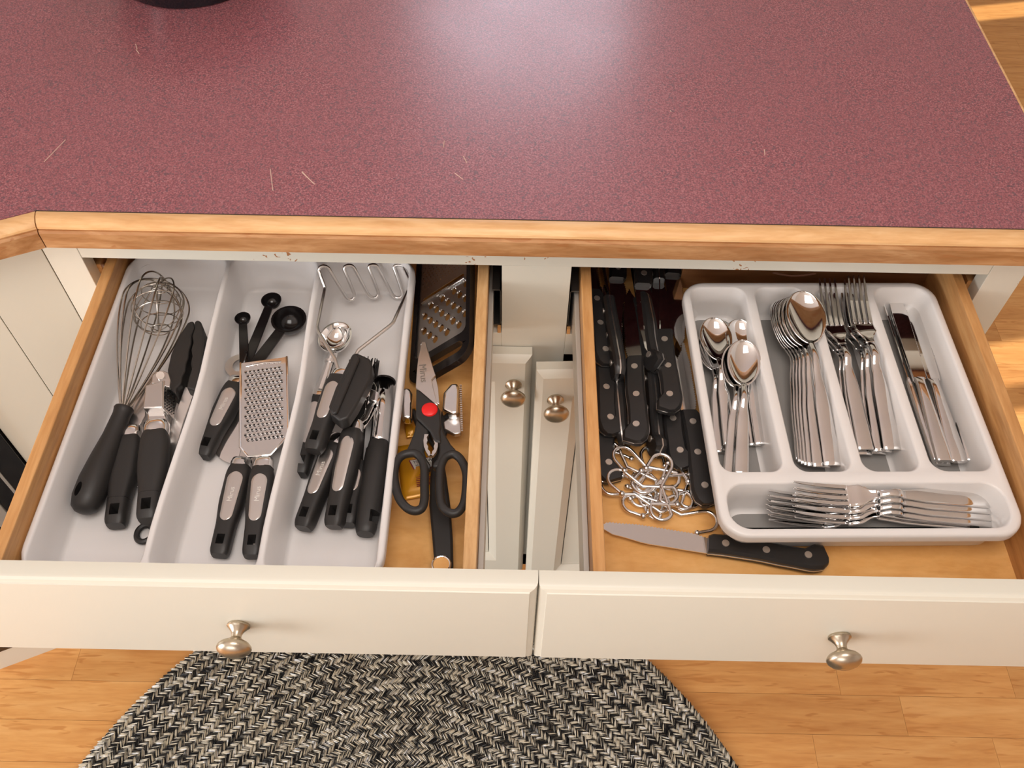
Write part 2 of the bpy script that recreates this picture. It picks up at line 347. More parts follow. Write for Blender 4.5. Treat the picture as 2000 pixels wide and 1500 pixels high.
# ================================================================== BASE CABINET
FY = 0.70                                             # face of the frame
ZT, ZB = 0.8425, 0.7285                               # drawer openings
XL0, XL1, XR0, XR1 = -0.4732, -0.014, 0.0624, 0.5174
XC0, XC1 = -0.512, 0.557
cab = empty('base_cabinet', V((0.02, 0.95, 0.0)), 'cream painted base cabinet with two open drawers and two doors', 'cabinet')
def cb(mb, name, mt, par=None, **k):
    if par is None: return mb.build(name, mt, cab, loc=-cab.location, **k)
    return mb.build(name, mt, par, **k)
FB = FY + 0.019
cb(MB().box(XL0, XR1, FY, FB, ZT, 0.882), 'top_rail', 'paint_worn', smooth=False, bevel=0.0006)
cb(MB().box(XC0, XL0 - 0.0004, FY, FB, 0.105, 0.882), 'stile', 'paint_worn', smooth=False, bevel=0.0006)
cb(MB().box(XR1 + 0.0004, XC1, FY, FB, 0.105, 0.882), 'stile', 'paint_worn', smooth=False, bevel=0.0006)
cb(MB().box(XL1, XR0, FY, FB, 0.105, ZT), 'middle_stile', 'paint', smooth=False, bevel=0.0006)
cb(MB().box(XL0, XL1, FY, FB, 0.690, ZB), 'middle_rail', 'paint', smooth=False, bevel=0.0006)
cb(MB().box(XR0, XR1, FY, FB, 0.690, ZB), 'middle_rail', 'paint', smooth=False, bevel=0.0006)
cb(MB().box(XL0, XR1, FY, FB, 0.105, 0.145), 'bottom_rail', 'paint', smooth=False)
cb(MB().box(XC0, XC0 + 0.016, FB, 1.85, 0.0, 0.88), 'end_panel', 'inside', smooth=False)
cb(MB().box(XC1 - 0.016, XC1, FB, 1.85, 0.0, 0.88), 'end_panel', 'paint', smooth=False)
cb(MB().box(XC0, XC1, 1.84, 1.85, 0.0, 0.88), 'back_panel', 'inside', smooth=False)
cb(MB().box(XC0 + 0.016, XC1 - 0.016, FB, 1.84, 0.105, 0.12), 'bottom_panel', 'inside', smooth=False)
cb(MB().box(XC0, XC1, FY + 0.07, FY + 0.085, 0.0, 0.105), 'toe_kick', 'trim', smooth=False)
for x0, x1 in ((XL0 - 0.012, XL0 + 0.004), (XR1 - 0.004, XR1 + 0.012)):
    cb(MB().box(x0, x1, FB, 1.25, ZB + 0.006, ZT - 0.03), 'slide_block', 'side', smooth=False)
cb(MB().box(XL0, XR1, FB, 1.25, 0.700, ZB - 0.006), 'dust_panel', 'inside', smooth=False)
for x0, x1 in ((XL1 - 0.011, XL1 - 0.001), (XR0 + 0.001, XR0 + 0.011)):
    mb = MB(); s_ = 1 if x0 < 0 else -1; xo = x1 if s_ > 0 else x0; xi = x0 if s_ > 0 else x1
    mb.box(min(xo, xo - s_ * 0.0012), max(xo, xo - s_ * 0.0012), FY + 0.004, 1.2, 0.738, 0.800)
    mb.box(min(xo, xi), max(xo, xi), FY + 0.004, 1.2, 0.798, 0.800); mb.box(min(xo, xi), max(xo, xi), FY + 0.004, 1.2, 0.738, 0.740)
    cb(mb, 'slide_channel', 'slidedark', smooth=False)
    cb(MB().box(xo - 0.004 if s_ > 0 else xo, xo if s_ > 0 else xo + 0.004, FY - 0.0, FY + 0.02, 0.7285, 0.738), 'slide_shim', 'side', smooth=False)
cb(MB().lathe([(0.0005, 0.0), (0.0045, 0.0), (0.0045, 0.002), (0.002, 0.004), (0.0005, 0.004)], Matrix.Translation((XL0 + 0.004, 0.725, 0.805)) @ Matrix.Rotation(math.pi / 2, 4, 'Y'), 12), 'screw_head', 'steel')

def panel_front(x0, x1, z0, z1, yb, yf, ch=0.0065, step=0.0013):    # slab with sloped edge and a small raised field
    def rr(a, y): return [(x0 + a, y, z0 + a), (x1 - a, y, z0 + a), (x1 - a, y, z1 - a), (x0 + a, y, z1 - a)]
    return MB().rings([rr(0.0, yb), rr(0.0, yb - 0.0118), rr(0.0008, yb - 0.0140), rr(0.0028, yb - 0.0160), rr(ch, yf + step), rr(ch + 0.0004, yf + 0.0002), rr(ch + 0.0016, yf)])
KN = [(0.0004, 0.0), (0.0098, 0.0), (0.0104, 0.001), (0.0104, 0.0024), (0.0092, 0.0032), (0.0085, 0.0042), (0.0058, 0.0072), (0.0047, 0.0100), (0.0046, 0.0125), (0.0058, 0.0140), (0.0062, 0.0148),
      (0.0090, 0.0158), (0.0130, 0.0180), (0.0152, 0.0205), (0.0157, 0.0225), (0.0148, 0.0250), (0.0115, 0.0280), (0.0065, 0.0300), (0.0004, 0.0306)]
KNm = MB().lathe([(r, h) for r, h in KN], None, 28, 1.0).mesh('knob')
def knob(par, loc, tilt=0.0):
    o = put('knob', KNm, 'nickel', par); o.location = loc; o.rotation_euler = (math.pi / 2, 0, 0)
    o.matrix_local = Matrix.Translation(loc) @ Matrix.Rotation(math.pi / 2, 4, 'X') @ Matrix.Rotation(tilt, 4, 'Z'); return o
DYB = 0.3372; DYF = 0.3185; DT = 0.8483; DB = 0.6865; FLOORZ = 0.746; SIDZ = 0.82
def drawer(fx0, fx1, xo0, xi0, xi1, xo1, kx, smats, lab):
    root = bpy.data.objects.new('drawer', None); COL.objects.link(root); root.parent = cab; root.location = -cab.location; root['label'] = lab
    k = dict(par=root, smooth=False)
    cb(panel_front(fx0, fx1, DB, DT, DYB, DYF), 'drawer_front', 'paint', par=root, angle=20)
    cb(MB().box(xo0, xi0, DYB, 0.86, 0.735, SIDZ), 'drawer_side', smats[0], bevel=0.0012, **k)
    cb(MB().box(xi1, xo1, DYB, 0.86, 0.735, SIDZ), 'drawer_side', smats[1], bevel=0.0012, **k)
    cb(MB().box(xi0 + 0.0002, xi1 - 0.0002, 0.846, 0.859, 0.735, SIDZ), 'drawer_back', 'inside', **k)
    cb(MB().box(xi0 + 0.0002, xi1 - 0.0002, DYB, 0.846, FLOORZ - 0.005, FLOORZ), 'drawer_bottom', 'ply', **k)
    for a, b in ((xo0 - 0.0055, xo0 - 0.0003), (xo1 + 0.0003, xo1 + 0.0055)):
        cb(MB().box(a, b, DYB + 0.004, 0.86, 0.742, 0.790), 'slide_rail', 'slide', bevel=0.0006, **k)
    knob(root, (kx, DYF, 0.7630))
    return root
kl = atY(468, 1222, DYF); kr = atY(1638, 1243, DYF)
drawer(-0.508, 0.0246, -0.4600, -0.4482, -0.0411, -0.0291, kl.x, ('side', 'sidepale'), 'open drawer with the white utensil tray and scissors')
rd = drawer(0.0256, 0.540, 0.0743, 0.0858, 0.4930, 0.5046, kr.x, ('side', 'side'), 'open drawer with steak knives, hooks and the cutlery tray')
cb(MB().box(0.200, 0.4925, 0.7620, 0.7740, FLOORZ + 0.0002, 0.806), 'added_dark_board', 'inside', par=rd, smooth=False)  # added dark brown board, there only to darken the strip behind the tray
def door(x0, x1, hinge_right, ang, lab, kx):
    z0, z1 = 0.1150, 0.7040; yb, yf = FY - 0.0005, FY - 0.0205; st = 0.047
    root = bpy.data.objects.new('door', None); COL.objects.link(root); root.parent = cab
    hx = x1 if hinge_right else x0
    root.matrix_local = Matrix.Translation(V((hx, yb, 0)) - cab.location) @ Matrix.Rotation(ang, 4, 'Z'); root['label'] = lab
    o = V((-hx, -yb, 0))
    def d(mb, nm, mt, **k): return mb.build(nm, mt, root, loc=o, **k)
    def rr(a, y): return [(x0 + a, y, z0 + a), (x1 - a, y, z0 + a), (x1 - a, y, z1 - a), (x0 + a, y, z1 - a)]
    f = MB().rings([rr(0, yb), rr(0, yb - 0.012), rr(0.002, yb - 0.0150), rr(0.0068, yf + 0.001), rr(0.0080, yf), rr(st - 0.002, yf), rr(st, yf + 0.0012), rr(st + 0.010, yf + 0.0095), rr(st + 0.0105, yf + 0.012), rr(st + 0.0105, yb)], True, False, False)
    d(f, 'door_frame', 'paint', angle=20)
    i0 = st + 0.0115
    d(MB().box(x0 + i0, x1 - i0, yf + 0.0095, yb - 0.001, z0 + i0, z1 - i0), 'door_panel', 'paint', smooth=False)
    kn = put('knob', KNm, 'nickel', root); kn.matrix_local = Matrix.Translation(V((kx, yf, 0.6545)) + o) @ Matrix.Rotation(math.pi / 2, 4, 'X')
    return root
door(-0.486, 0.0232, False, 0.0, 'closed cabinet door under the utensil drawer', atY(1003, 748, 0.68).x)
door(0.0276, 0.5315, True, math.radians(2.6), 'cabinet door standing slightly ajar under the cutlery drawer', atY(1083, 772, 0.657).x)

# ---- angled corner cabinet with a built-in appliance
cc = empty('corner_cabinet', V((XC0, FY, 0.0)), 'cream corner cabinet angled forward beside the utensil drawer', 'cabinet')
Ra = Matrix((-dA, -nA, V((0, 0, 1)))).transposed().to_4x4()      # local x along the face (towards corner), y into the cabinet
Ra.translation = V((XC0, FY, 0)); cc.matrix_world = Ra
def face_u(px, py):                                   # distance from the corner along the angled face of a pixel
    d = ray(px, py); n = nA; s_ = (V((XC0, FY, 0)) - CAM).dot(n) / d.dot(n); q = CAM + d * s_; return (q - V((XC0, FY, 0))).dot(dA), q.z
u1, _ = face_u(50, 695); u2, _ = face_u(25, 868)
u1 = face_u(0, 619.7)[0]; u2 = face_u(0, 837)[0]
MB().box(-u1 + 0.0008, -0.0008, 0, 0.019, 0.0, 0.88).build('corner_panel', 'paint', cc, False, 0.0006)
MB().box(-u2, -u1, 0, 0.019, 0.0, 0.88).build('filler_panel', 'paint', cc, False, 0.0006)
MB().box(-u2 - 0.75, -u2, 0.0, 0.019, 0.0, 0.06).build('kick_panel', 'paint', cc, False)
MB().box(-u2 - 0.75, -u2, 0.003, 0.019, 0.84, 0.88).build('top_filler', 'paint', cc, False)
ov = empty('built_in_oven', Ra @ Matrix.Translation((-u2 - 0.002, 0, 0.062)), 'black built-in appliance with grey trim in the corner cabinet', 'oven')
def ob(a, b, y0, y1, nm, mt, **k): return MB().box(-b, -a, y0, y1, 0.0, 0.775).build(nm, mt, ov, **k)
ob(0.0, 0.60, 0.004, 0.30, 'body', 'oven', smooth=False)
ob(0.0, 0.030, -0.006, 0.004, 'side_frame', 'oven', bevel=0.001)
ob(0.030, 0.034, -0.007, 0.004, 'thin_strip', 'greytrim', bevel=0.0005)
ob(0.034, 0.058, -0.004, 0.004, 'inner_frame', 'oven', bevel=0.001)
ob(0.058, 0.078, -0.007, 0.004, 'trim_strip', 'greytrim', bevel=0.001)
ob(0.078, 0.60, -0.003, 0.004, 'glass_front', 'bowl', smooth=False)

# ---- braided oval rug
RCX, RCY, RA, RB = -0.150, -0.06, 0.645, 0.80
rug = empty('braided_rug', V((RCX, RCY, 0.0)), 'oval braided black and cream rug on the wooden floor', 'rug')
n_ = 96
MB().rings([[(RA * s_ * math.cos(2 * math.pi * k / n_), RB * s_ * math.sin(2 * math.pi * k / n_), h) for k in range(n_)] for s_, h in ((0.995, 0.0004), (1.0, 0.003), (0.992, 0.0065))]).build('backing', mat('rug_backing', (0.03, 0.028, 0.026), 0.9), rug)
rmat = mat('braid_yarn', (0.5, 0.45, 0.38), 0.85, spec=0.2); t = NT(rmat)
g = t.n('ShaderNodeNewGeometry'); nz = t.n('ShaderNodeTexNoise', i_Scale=85.0, i_Detail=1.0); t.l(g.outputs['Position'], nz.inputs['Vector'])
ad = t.n('ShaderNodeMath', operation='MULTIPLY_ADD'); t.l(nz.outputs[0], ad.inputs[0]); ad.inputs[1].default_value = 0.95; 
sb = t.n('ShaderNodeMath', operation='SUBTRACT'); t.l(g.outputs['Random Per Island'], sb.inputs[0]); sb.inputs[1].default_value = 0.475; t.l(sb.outputs[0], ad.inputs[2])
cr = t.n('ShaderNodeValToRGB'); cr.color_ramp.interpolation = 'CONSTANT'; e = cr.color_ramp.elements
for p_, c_ in ((0.0, (0.018, 0.017, 0.018)), (0.30, (0.085, 0.088, 0.092)), (0.40, (0.36, 0.33, 0.27)), (0.50, (0.74, 0.67, 0.54)), (0.78, (0.82, 0.76, 0.64))):
    if p_ == 0.0: e[0].color = (*c_, 1)
    else: q = e.new(p_); q.color = (*c_, 1)
e.remove(e[-1]) if False else None
t.l(ad.outputs[0], cr.inputs[0]); t.l(cr.outputs[0], t.b.inputs['Base Color'])
yv = MB(); rr_ = random.Random(11)
def strand(c, d, L, wd, z):
    d = d.normalized(); x = V((-d.y, d.x, 0)); b = len(yv.v)
    for f, k in ((-0.5, 0.25), (-0.22, 1.0), (0.22, 1.0), (0.5, 0.25)):
        q = c + d * (L * f); zz = z if abs(f) < 0.4 else z - 0.0018
        yv.v += [tuple(q + x * (wd * k)) [:2] + (zz - 0.0012,), tuple(q)[:2] + (zz + 0.0012,), tuple(q - x * (wd * k))[:2] + (zz - 0.0012,)]
    for i in range(3):
        a = b + i * 3; yv.f += [(a, a + 1, a + 4, a + 3), (a + 1, a + 2, a + 5, a + 4)]
PITCHR = 0.0098; k = 0
while k < 52:
    ra, rb = RA - 0.006 - k * PITCHR, RB - 0.006 - k * PITCHR
    if ra < 0.02: break
    per = 4000; s_acc = 0.0; last = None; stp = 0.0078
    for j in range(per + 1):
        a = 2 * math.pi * j / per
        q = V((ra * math.cos(a), rb * math.sin(a), 0))
        if last is not None:
            s_acc += (q - last).length
            if s_acc >= stp:
                s_acc = 0.0
                if q.y + RCY > -0.80:
                    tg = (q - last).normalized(); nr = V((-tg.y, tg.x, 0)); sl_ = 1 if k % 2 else -1
                    ang_ = sl_ * (0.78 + rr_.uniform(-0.12, 0.12)); dd = nr * math.cos(ang_) + tg * math.sin(ang_)
                    sx_ = V((-dd.y, dd.x, 0)).normalized(); c_ = q + tg * rr_.uniform(-0.0006, 0.0006)
                    for f_ in (-1, 0, 1): strand(c_ + sx_ * (f_ * 0.0019) + dd * rr_.uniform(-0.0012, 0.0012), dd, 0.0150, 0.00105, 0.0078 + (0.0005 if f_ == 0 else 0.0) + rr_.uniform(-0.0003, 0.0004))
        last = q
    k += 1
tag(yv.build('braid_strands', rmat, rug, True, angle=80), kind='stuff')
# ================================================================== TRAYS
def tray(name, outer, zt, zf, comps, mt, label, pads=None, flange=0.004, r_out=0.03, draft=0.008, turn=0.0, shift=(0, 0)):
    x0, x1, y0, y1 = outer; zb = FLOORZ + 0.0004
    root = empty(name, V(((x0 + x1) / 2, (y0 + y1) / 2, zb)), label, 'tray')
    root_loc = root.location.copy(); mb = MB(); O = rrect(x0, x1, y0, y1, r_out, zt, 7); holes = []
    for c in comps:
        lp = c['top'](0.0, zt); holes.append(lp)
        mb.rings([c['top'](0.0, zt), c['top'](0.0009, zt - 0.0005), c['top'](0.0019, zt - 0.0022), c['top'](0.0019 + draft * 0.45, (zt + zf) / 2), c['top'](draft, zf + 0.005), c['top'](draft + 0.0017, zf + 0.0012), c['top'](draft + 0.005, zf)], True, False, True)
    v, f = fill_with_holes(O, holes, zt); b = len(mb.v); mb.v += v; mb.f += [tuple(b + i for i in q) for q in f]
    mb.rings([rrect(x0, x1, y0, y1, r_out, zt, 7), rrect(x0 - 0.0016, x1 + 0.0016, y0 - 0.0016, y1 + 0.0016, r_out, zt - 0.001, 7), rrect(x0 - 0.0024, x1 + 0.0024, y0 - 0.0024, y1 + 0.0024, r_out, zt - 0.0035, 7), rrect(x0 - 0.0024, x1 + 0.0024, y0 - 0.0024, y1 + 0.0024, r_out, zt - 0.011, 7),
              rrect(x0 + flange, x1 - flange, y0 + flange, y1 - flange, r_out - 0.004, zt - 0.0115, 7), rrect(x0 + flange + 0.006, x1 - flange - 0.006, y0 + flange + 0.010, y1 - flange - 0.006, r_out - 0.006, zb + 0.003, 7), rrect(x0 + flange + 0.009, x1 - flange - 0.009, y0 + flange + 0.012, y1 - flange - 0.009, r_out - 0.008, zb, 7)], True, False, True)
    me = mb.mesh('tray_body'); bm = bmesh.new(); bm.from_mesh(me); bmesh.ops.remove_doubles(bm, verts=bm.verts, dist=1e-5); bmesh.ops.recalc_face_normals(bm, faces=bm.faces); bm.to_mesh(me); bm.free()
    put('tray_body', me, mt, root, True, angle=50, loc=-root.location)
    for c in comps:
        if pads: MB().prism(c['top'](draft + 0.0052, zf + 0.0001), (0, 0, 0.0012)).build('grip_pad', pads, root, False, loc=-root_loc)
    root.matrix_world = Matrix.Translation(root_loc + V((*shift, 0))) @ Matrix.Rotation(math.radians(turn), 4, 'Z')
    return root
def rect_comp(x0, x1, y0, y1, r): return dict(top=lambda a, z: rrect(x0 + a, x1 - a, y0 + a, y1 - a, max(0.004, r - a * 0.3), z, 6))
def wave_comp(xl, xr, y0, y1, sl, sr, r=0.016):        # side walls swing gently, as in the utensil tray
    def w_(y): return math.exp(-((y - 0.56) / 0.075) ** 2) - 0.35 * math.exp(-((y - 0.40) / 0.05) ** 2)
    def top(a, z):
        L = []; n = 12; q = rrect(xl + a, xr - a, y0 + a, y1 - a, r, z, 5)
        ys = [y1 - a - r - (y1 - y0 - 2 * a - 2 * r) * k / n for k in range(1, n)]
        out = []
        for i, p in enumerate(q):
            out.append(p)
            if i == 11: out += [(xl + a, y, z) for y in ys]           # down the left side
            if i == 23: out += [(xr - a, y, z) for y in reversed(ys)]  # up the right side
        return [((p[0] + (sl if p[0] < (xl + xr) / 2 else sr) * w_(p[1])), p[1], p[2]) for p in out]
    return dict(top=top)
T1Z = 0.800; T1F = 0.7505
tray('utensil_tray', (-0.4445, -0.1165, 0.347, 0.752), T1Z, T1F, [wave_comp(-0.4415, -0.3318, 0.350, 0.749, 0.0, 0.0045), wave_comp(-0.3288, -0.2268, 0.350, 0.749, 0.0045, 0.0045), wave_comp(-0.2238, -0.1195, 0.350, 0.749, 0.0045, 0.0)], 'white', 'white plastic utensil tray with three long compartments in the open drawer')
T2Z = 0.7975; T2F = 0.7495
cy0 = 0.4760
def xz(px, py): return at(px, py, T2Z).x
tray('cutlery_tray', (0.1950, 0.4800, 0.4085, 0.7290), T2Z, T2F,
     [rect_comp(0.2000, 0.2655, cy0, 0.7235, 0.014), rect_comp(0.2735, 0.3335, cy0, 0.7235, 0.014), rect_comp(0.3415, 0.4015, cy0, 0.7235, 0.014), rect_comp(0.4095, 0.4750, cy0, 0.7235, 0.016), rect_comp(0.2010, 0.4740, 0.4135, 0.4655, 0.02)],
     'white2', 'white plastic cutlery tray with grey-lined compartments beside the steak knives', pads='grip', r_out=0.026, draft=0.0045, turn=1.5, shift=(0.0025, -0.004))

# ================================================================== CUTLERY
def lerp_tab(tab, t):
    for (a, va), (b, vb) in zip(tab, tab[1:]):
        if t <= b: k = (t - a) / (b - a); k = k * k * (3 - 2 * k); return va + (vb - va) * k
    return tab[-1][1]
def strip(y0, y1, n, W, Zc, dep=None, m=8, crown=0.0):   # sheet along y: width table, height table, dish depth table
    mb = MB(); rs = []
    for i in range(n + 1):
        y = y0 + (y1 - y0) * i / n; w_ = W(y) / 2; z = Zc(y); d = dep(y) if dep else 0.0
        rs.append([(w_ * (2 * j / m - 1), y, z - d * (1 - (2 * j / m - 1) ** 2) + crown * (1 - (2 * j / m - 1) ** 2)) for j in range(m + 1)])
    return mb.rings(rs, False, False, False)
def make_spoon(L, bw, name, label, cat, group):
    bl = bw * 1.52; yb = L - bl
    hw = [(0, 0.0185 if L > 0.18 else 0.0150), (0.06, 0.0155 if L > 0.18 else 0.0125), (L * 0.5, 0.0085), (yb - 0.012, 0.0062), (yb, 0.0070), (L, 0.007)]
    hz = [(0, 0.0045), (0.03, 0.0065), (L * 0.45, 0.0105), (yb - 0.016, 0.0150), (yb + 0.006, 0.0095), (L, 0.0095)]
    root = empty(name, Matrix(), label, cat, group)
    h = strip(0, yb + 0.004, 26, lambda y: lerp_tab(hw, y), lambda y: lerp_tab(hz, y), None, 6, 0.0012)
    h.build('handle', 'steel', root, thick=0.0022, bevel=0.0004, seg=1)
    mb = MB(); rs = []; n = 20
    for i in range(n + 1):
        u = i / n; y = yb + bl * (1 - math.cos(math.pi * u)) / 2
        w_ = bw / 2 * math.sqrt(max(0.0, 1 - (2 * (y - yb) / bl - 1) ** 2)) * (1 + 0.10 * (2 * (y - yb) / bl - 1))
        w_ = max(w_, 0.0036 if i == 0 else 0.0004)
        rim = 0.0095 + 0.0035 * ((y - yb) / bl); d = 0.0080 * (w_ / (bw / 2)) ** 1.4
        rs.append([(w_ * (2 * j / 12 - 1), y, rim - d * (1 - (2 * j / 12 - 1) ** 2)) for j in range(13)])
    mb.rings(rs, False, False, False).build('bowl', 'chrome', root, thick=0.0013)
    return root
def make_fork(L, name, label, cat, group, hw_=0.024):
    yt = L - 0.058; yb = yt - 0.030; root = empty(name, Matrix(), label, cat, group)
    hw = [(0, 0.0190), (0.06, 0.0155), (L * 0.5, 0.0085), (yb - 0.012, 0.0064), (yb + 0.004, 0.0090), (yt - 0.010, hw_ - 0.001), (yt, hw_)]
    hz = [(0, 0.0045), (0.03, 0.0065), (L * 0.45, 0.0105), (yb - 0.018, 0.0155), (yb + 0.014, 0.0075), (yt, 0.0042)]
    strip(0, yb + 0.0, 24, lambda y: lerp_tab(hw, y), lambda y: lerp_tab(hz, y), None, 6, 0.0012).build('handle', 'steel', root, thick=0.0022, bevel=0.0004, seg=1)
    strip(yb, yt, 12, lambda y: lerp_tab(hw, y), lambda y: lerp_tab(hz, y), None, 8, -0.0008).build('head', 'chrome', root, thick=0.0019)
    for i in range(4):
        xc = hw_ * (i / 4 + 0.125 - 0.5) * 0.985; tw = 0.0040
        rs = []
        for k in range(9):
            u = k / 8; y = yt - 0.001 + (L - yt) * u; z = 0.0042 + 0.0095 * u ** 1.8; w_ = tw * (1 - 0.55 * u ** 2); h = 0.0019 * (1 - 0.3 * u)
            rs.append([(xc + a * w_ / 2, y, z + b) for a, b in ((-1, -h), (1, -h), (1, 0), (-1, 0))])
        MB().rings(rs).build('tine', 'chrome', root, bevel=0.0003, seg=1)
    return root
def make_knife(name, label, cat, group):
    L = 0.224; yh = 0.100; root = empty(name, Matrix(), label, cat, group)
    rs = []
    for y, w_, h in ((0, 0.0165, 0.0048), (0.002, 0.0180, 0.0066), (0.03, 0.0165, 0.0072), (0.07, 0.0125, 0.0078), (0.094, 0.0100, 0.0078), (0.102, 0.0105, 0.0070), (0.106, 0.0125, 0.0036)): rs.append(sup(w_, h, y, 16, 3.2, 0.0045))
    MB().rings(rs).build('handle', 'steel', root, angle=60)
    out = [(-0.0060, yh + 0.004), (0.0075, yh + 0.004), (0.0085, yh + 0.010), (0.0090, 0.150), (0.0098, 0.195), (0.0085, 0.212), (0.0045, 0.2215), (-0.0015, L), (-0.0065, 0.218), (-0.0080, 0.200), (-0.0074, 0.150)]
    MB().prism([(x, y, 0.0052) for x, y in out], (0, 0, -0.0016)).build('blade', 'chrome', root, False, 0.0003, 1)
    rs_ = MB()
    for k in range(26): y = 0.135 + k * 0.0026; rs_.box(0.0088, 0.0100, y, y + 0.0014, 0.0040, 0.0050)
    tag(rs_.build('serration', 'satin', root, False), kind='stuff')
    return root
def lay(src, used, p0, p1, roll=0, lab=None):
    Mx = frame(p0, p1, roll)
    if not used: used.append(1); src.matrix_world = Mx; src['label'] = lab; return src
    return copy_tree(src, Mx, lab)
# teaspoons: (tip px, end px, tip z, end z)
G = 'teaspoons in the cutlery tray'; TS = make_spoon(0.156, 0.0365, 'teaspoon', 'x', 'spoon', G); used = []
for tip, end, zt_, ze, rl, lab in (
    ((1384, 622), (1404, 888), 0.764, 0.7535, 0, 'teaspoon at the left wall of its compartment, partly covered by another bowl'),
    ((1390, 640), (1425, 872), 0.776, 0.7600, 0, 'teaspoon lying on the leftmost spoon, its bowl second from the front'),
    ((1430, 624), (1474, 874), 0.768, 0.7535, 0, 'lower teaspoon of the right-hand pair, its square end showing at the left'),
    ((1434, 622), (1486, 872), 0.774, 0.7600, 0, 'teaspoon with its bowl farthest back on the right of its compartment'),
    ((1440, 680), (1424, 932), 0.780, 0.7580, 0, 'teaspoon nested just under the front spoon, only its rim and handle showing'),
    ((1449, 676), (1447, 930), 0.788, 0.7660, 0, 'front teaspoon on top of the pile, its handle running straight to the viewer')):
    lay(TS, used, at(*end, ze), at(*tip, zt_), rl, lab)
G = 'tablespoons stacked in the cutlery tray'; TB = make_spoon(0.206, 0.0435, 'tablespoon', 'x', 'spoon', G); used = []
tb = [((1512, 632), (1560, 905), 0.764, 0.7535, 36, 'lowest tablespoon of the stack, standing on its edge at the left'),
      ((1518, 622), (1566, 909), 0.772, 0.7565, 30, 'second tablespoon up from the bottom of the stack'),
      ((1526, 616), (1574, 912), 0.778, 0.7590, 22, 'third tablespoon up from the bottom of the stack'),
      ((1534, 611), (1582, 914), 0.784, 0.7620, 15, 'fourth tablespoon up, in the middle of the stack'),
      ((1544, 608), (1590, 915), 0.790, 0.7655, 9, 'third tablespoon from the top of the stack'),
      ((1553, 606), (1602, 916), 0.796, 0.7690, 5, 'second tablespoon from the top of the stack'),
      ((1564, 604), (1625, 913), 0.803, 0.7730, 0, 'topmost tablespoon with its whole mirror-bright bowl showing')]
for tip, end, zt_, ze, rl, lab in tb: lay(TB, used, at(*end, ze), at(*tip, zt_), rl, lab)
G = 'dinner forks stacked in the cutlery tray'; DF = make_fork(0.214, 'dinner_fork', 'x', 'fork', G); used = []
for tip, end, zt_, ze, rl, lab in (
    ((1600, 584), (1672, 890), 0.772, 0.7535, 10, 'lowest dinner fork at the left of the fork stack'),
    ((1606, 578), (1684, 892), 0.780, 0.7575, 6, 'dinner fork second from the bottom on the left of the stack'),
    ((1611, 571), (1690, 882), 0.790, 0.7650, 2, 'upper dinner fork of the left-hand pile, four tines clear'),
    ((1652, 575), (1710, 890), 0.780, 0.7560, 0, 'dinner fork under the right-hand pile'),
    ((1659, 568), (1722, 886), 0.790, 0.7640, 0, 'dinner fork just below the topmost one on the right'),
    ((1667, 563), (1742, 882), 0.799, 0.7705, 0, 'topmost dinner fork at the right of the stack')):
    lay(DF, used, at(*end, ze), at(*tip, zt_), rl, lab)
G = 'table knives in the cutlery tray'; TK = make_knife('table_knife', 'x', 'table knife', G); used = []
for tip, end, zt_, ze, rl, lab in (
    ((1716, 588), (1818, 906), 0.762, 0.7560, 64, 'table knife standing on edge against the divider at the left'),
    ((1740, 594), (1838, 912), 0.756, 0.7520, 8, 'table knife at the bottom of the left-hand knife pair'),
    ((1744, 588), (1842, 905), 0.769, 0.7625, 0, 'table knife lying on top at the left of the knife compartment'),
    ((1770, 588), (1870, 907), 0.767, 0.7625, 0, 'middle table knife with its serrated edge showing'),
    ((1800, 592), (1900, 905), 0.762, 0.7590, 0, 'rightmost table knife, its plain blade pale with reflected light')):
    lay(TK, used, at(*end, ze), at(*tip, zt_), rl, lab)
G = 'forks lying crosswise in the front compartment'; SF = make_fork(0.206, 'salad_fork', 'x', 'fork', G, 0.0235); used = []
for tip, end, zt_, ze, rl, lab in (
    ((1494, 1012), (1886, 1022), 0.760, 0.7520, 0, 'lowest fork of the front compartment, nearest the front wall'),
    ((1492, 1003), (1886, 1014), 0.766, 0.7550, 2, 'fork second from the bottom with its tines at the far left'),
    ((1490, 994), (1886, 1006), 0.771, 0.7580, 4, 'fork third from the bottom with its tines at the far left'),
    ((1488, 984), (1886, 998), 0.777, 0.7610, 5, 'upper fork of the left-hand group of the front compartment'),
    ((1600, 1006), (1930, 1016), 0.774, 0.7600, 4, 'fork lying low with its tines in the middle of the front compartment'),
    ((1599, 995), (1928, 1004), 0.780, 0.7630, 6, 'fork third from the top of the right-hand group'),
    ((1597, 982), (1926, 990), 0.786, 0.7670, 8, 'fork just beneath the topmost one of the front compartment'),
    ((1595, 968), (1924, 978), 0.792, 0.7710, 10, 'topmost fork of the front compartment, leaning on the back wall')):
    a, b = at(*end, ze), at(*tip, zt_); lay(SF, used, a, b, -rl, lab)

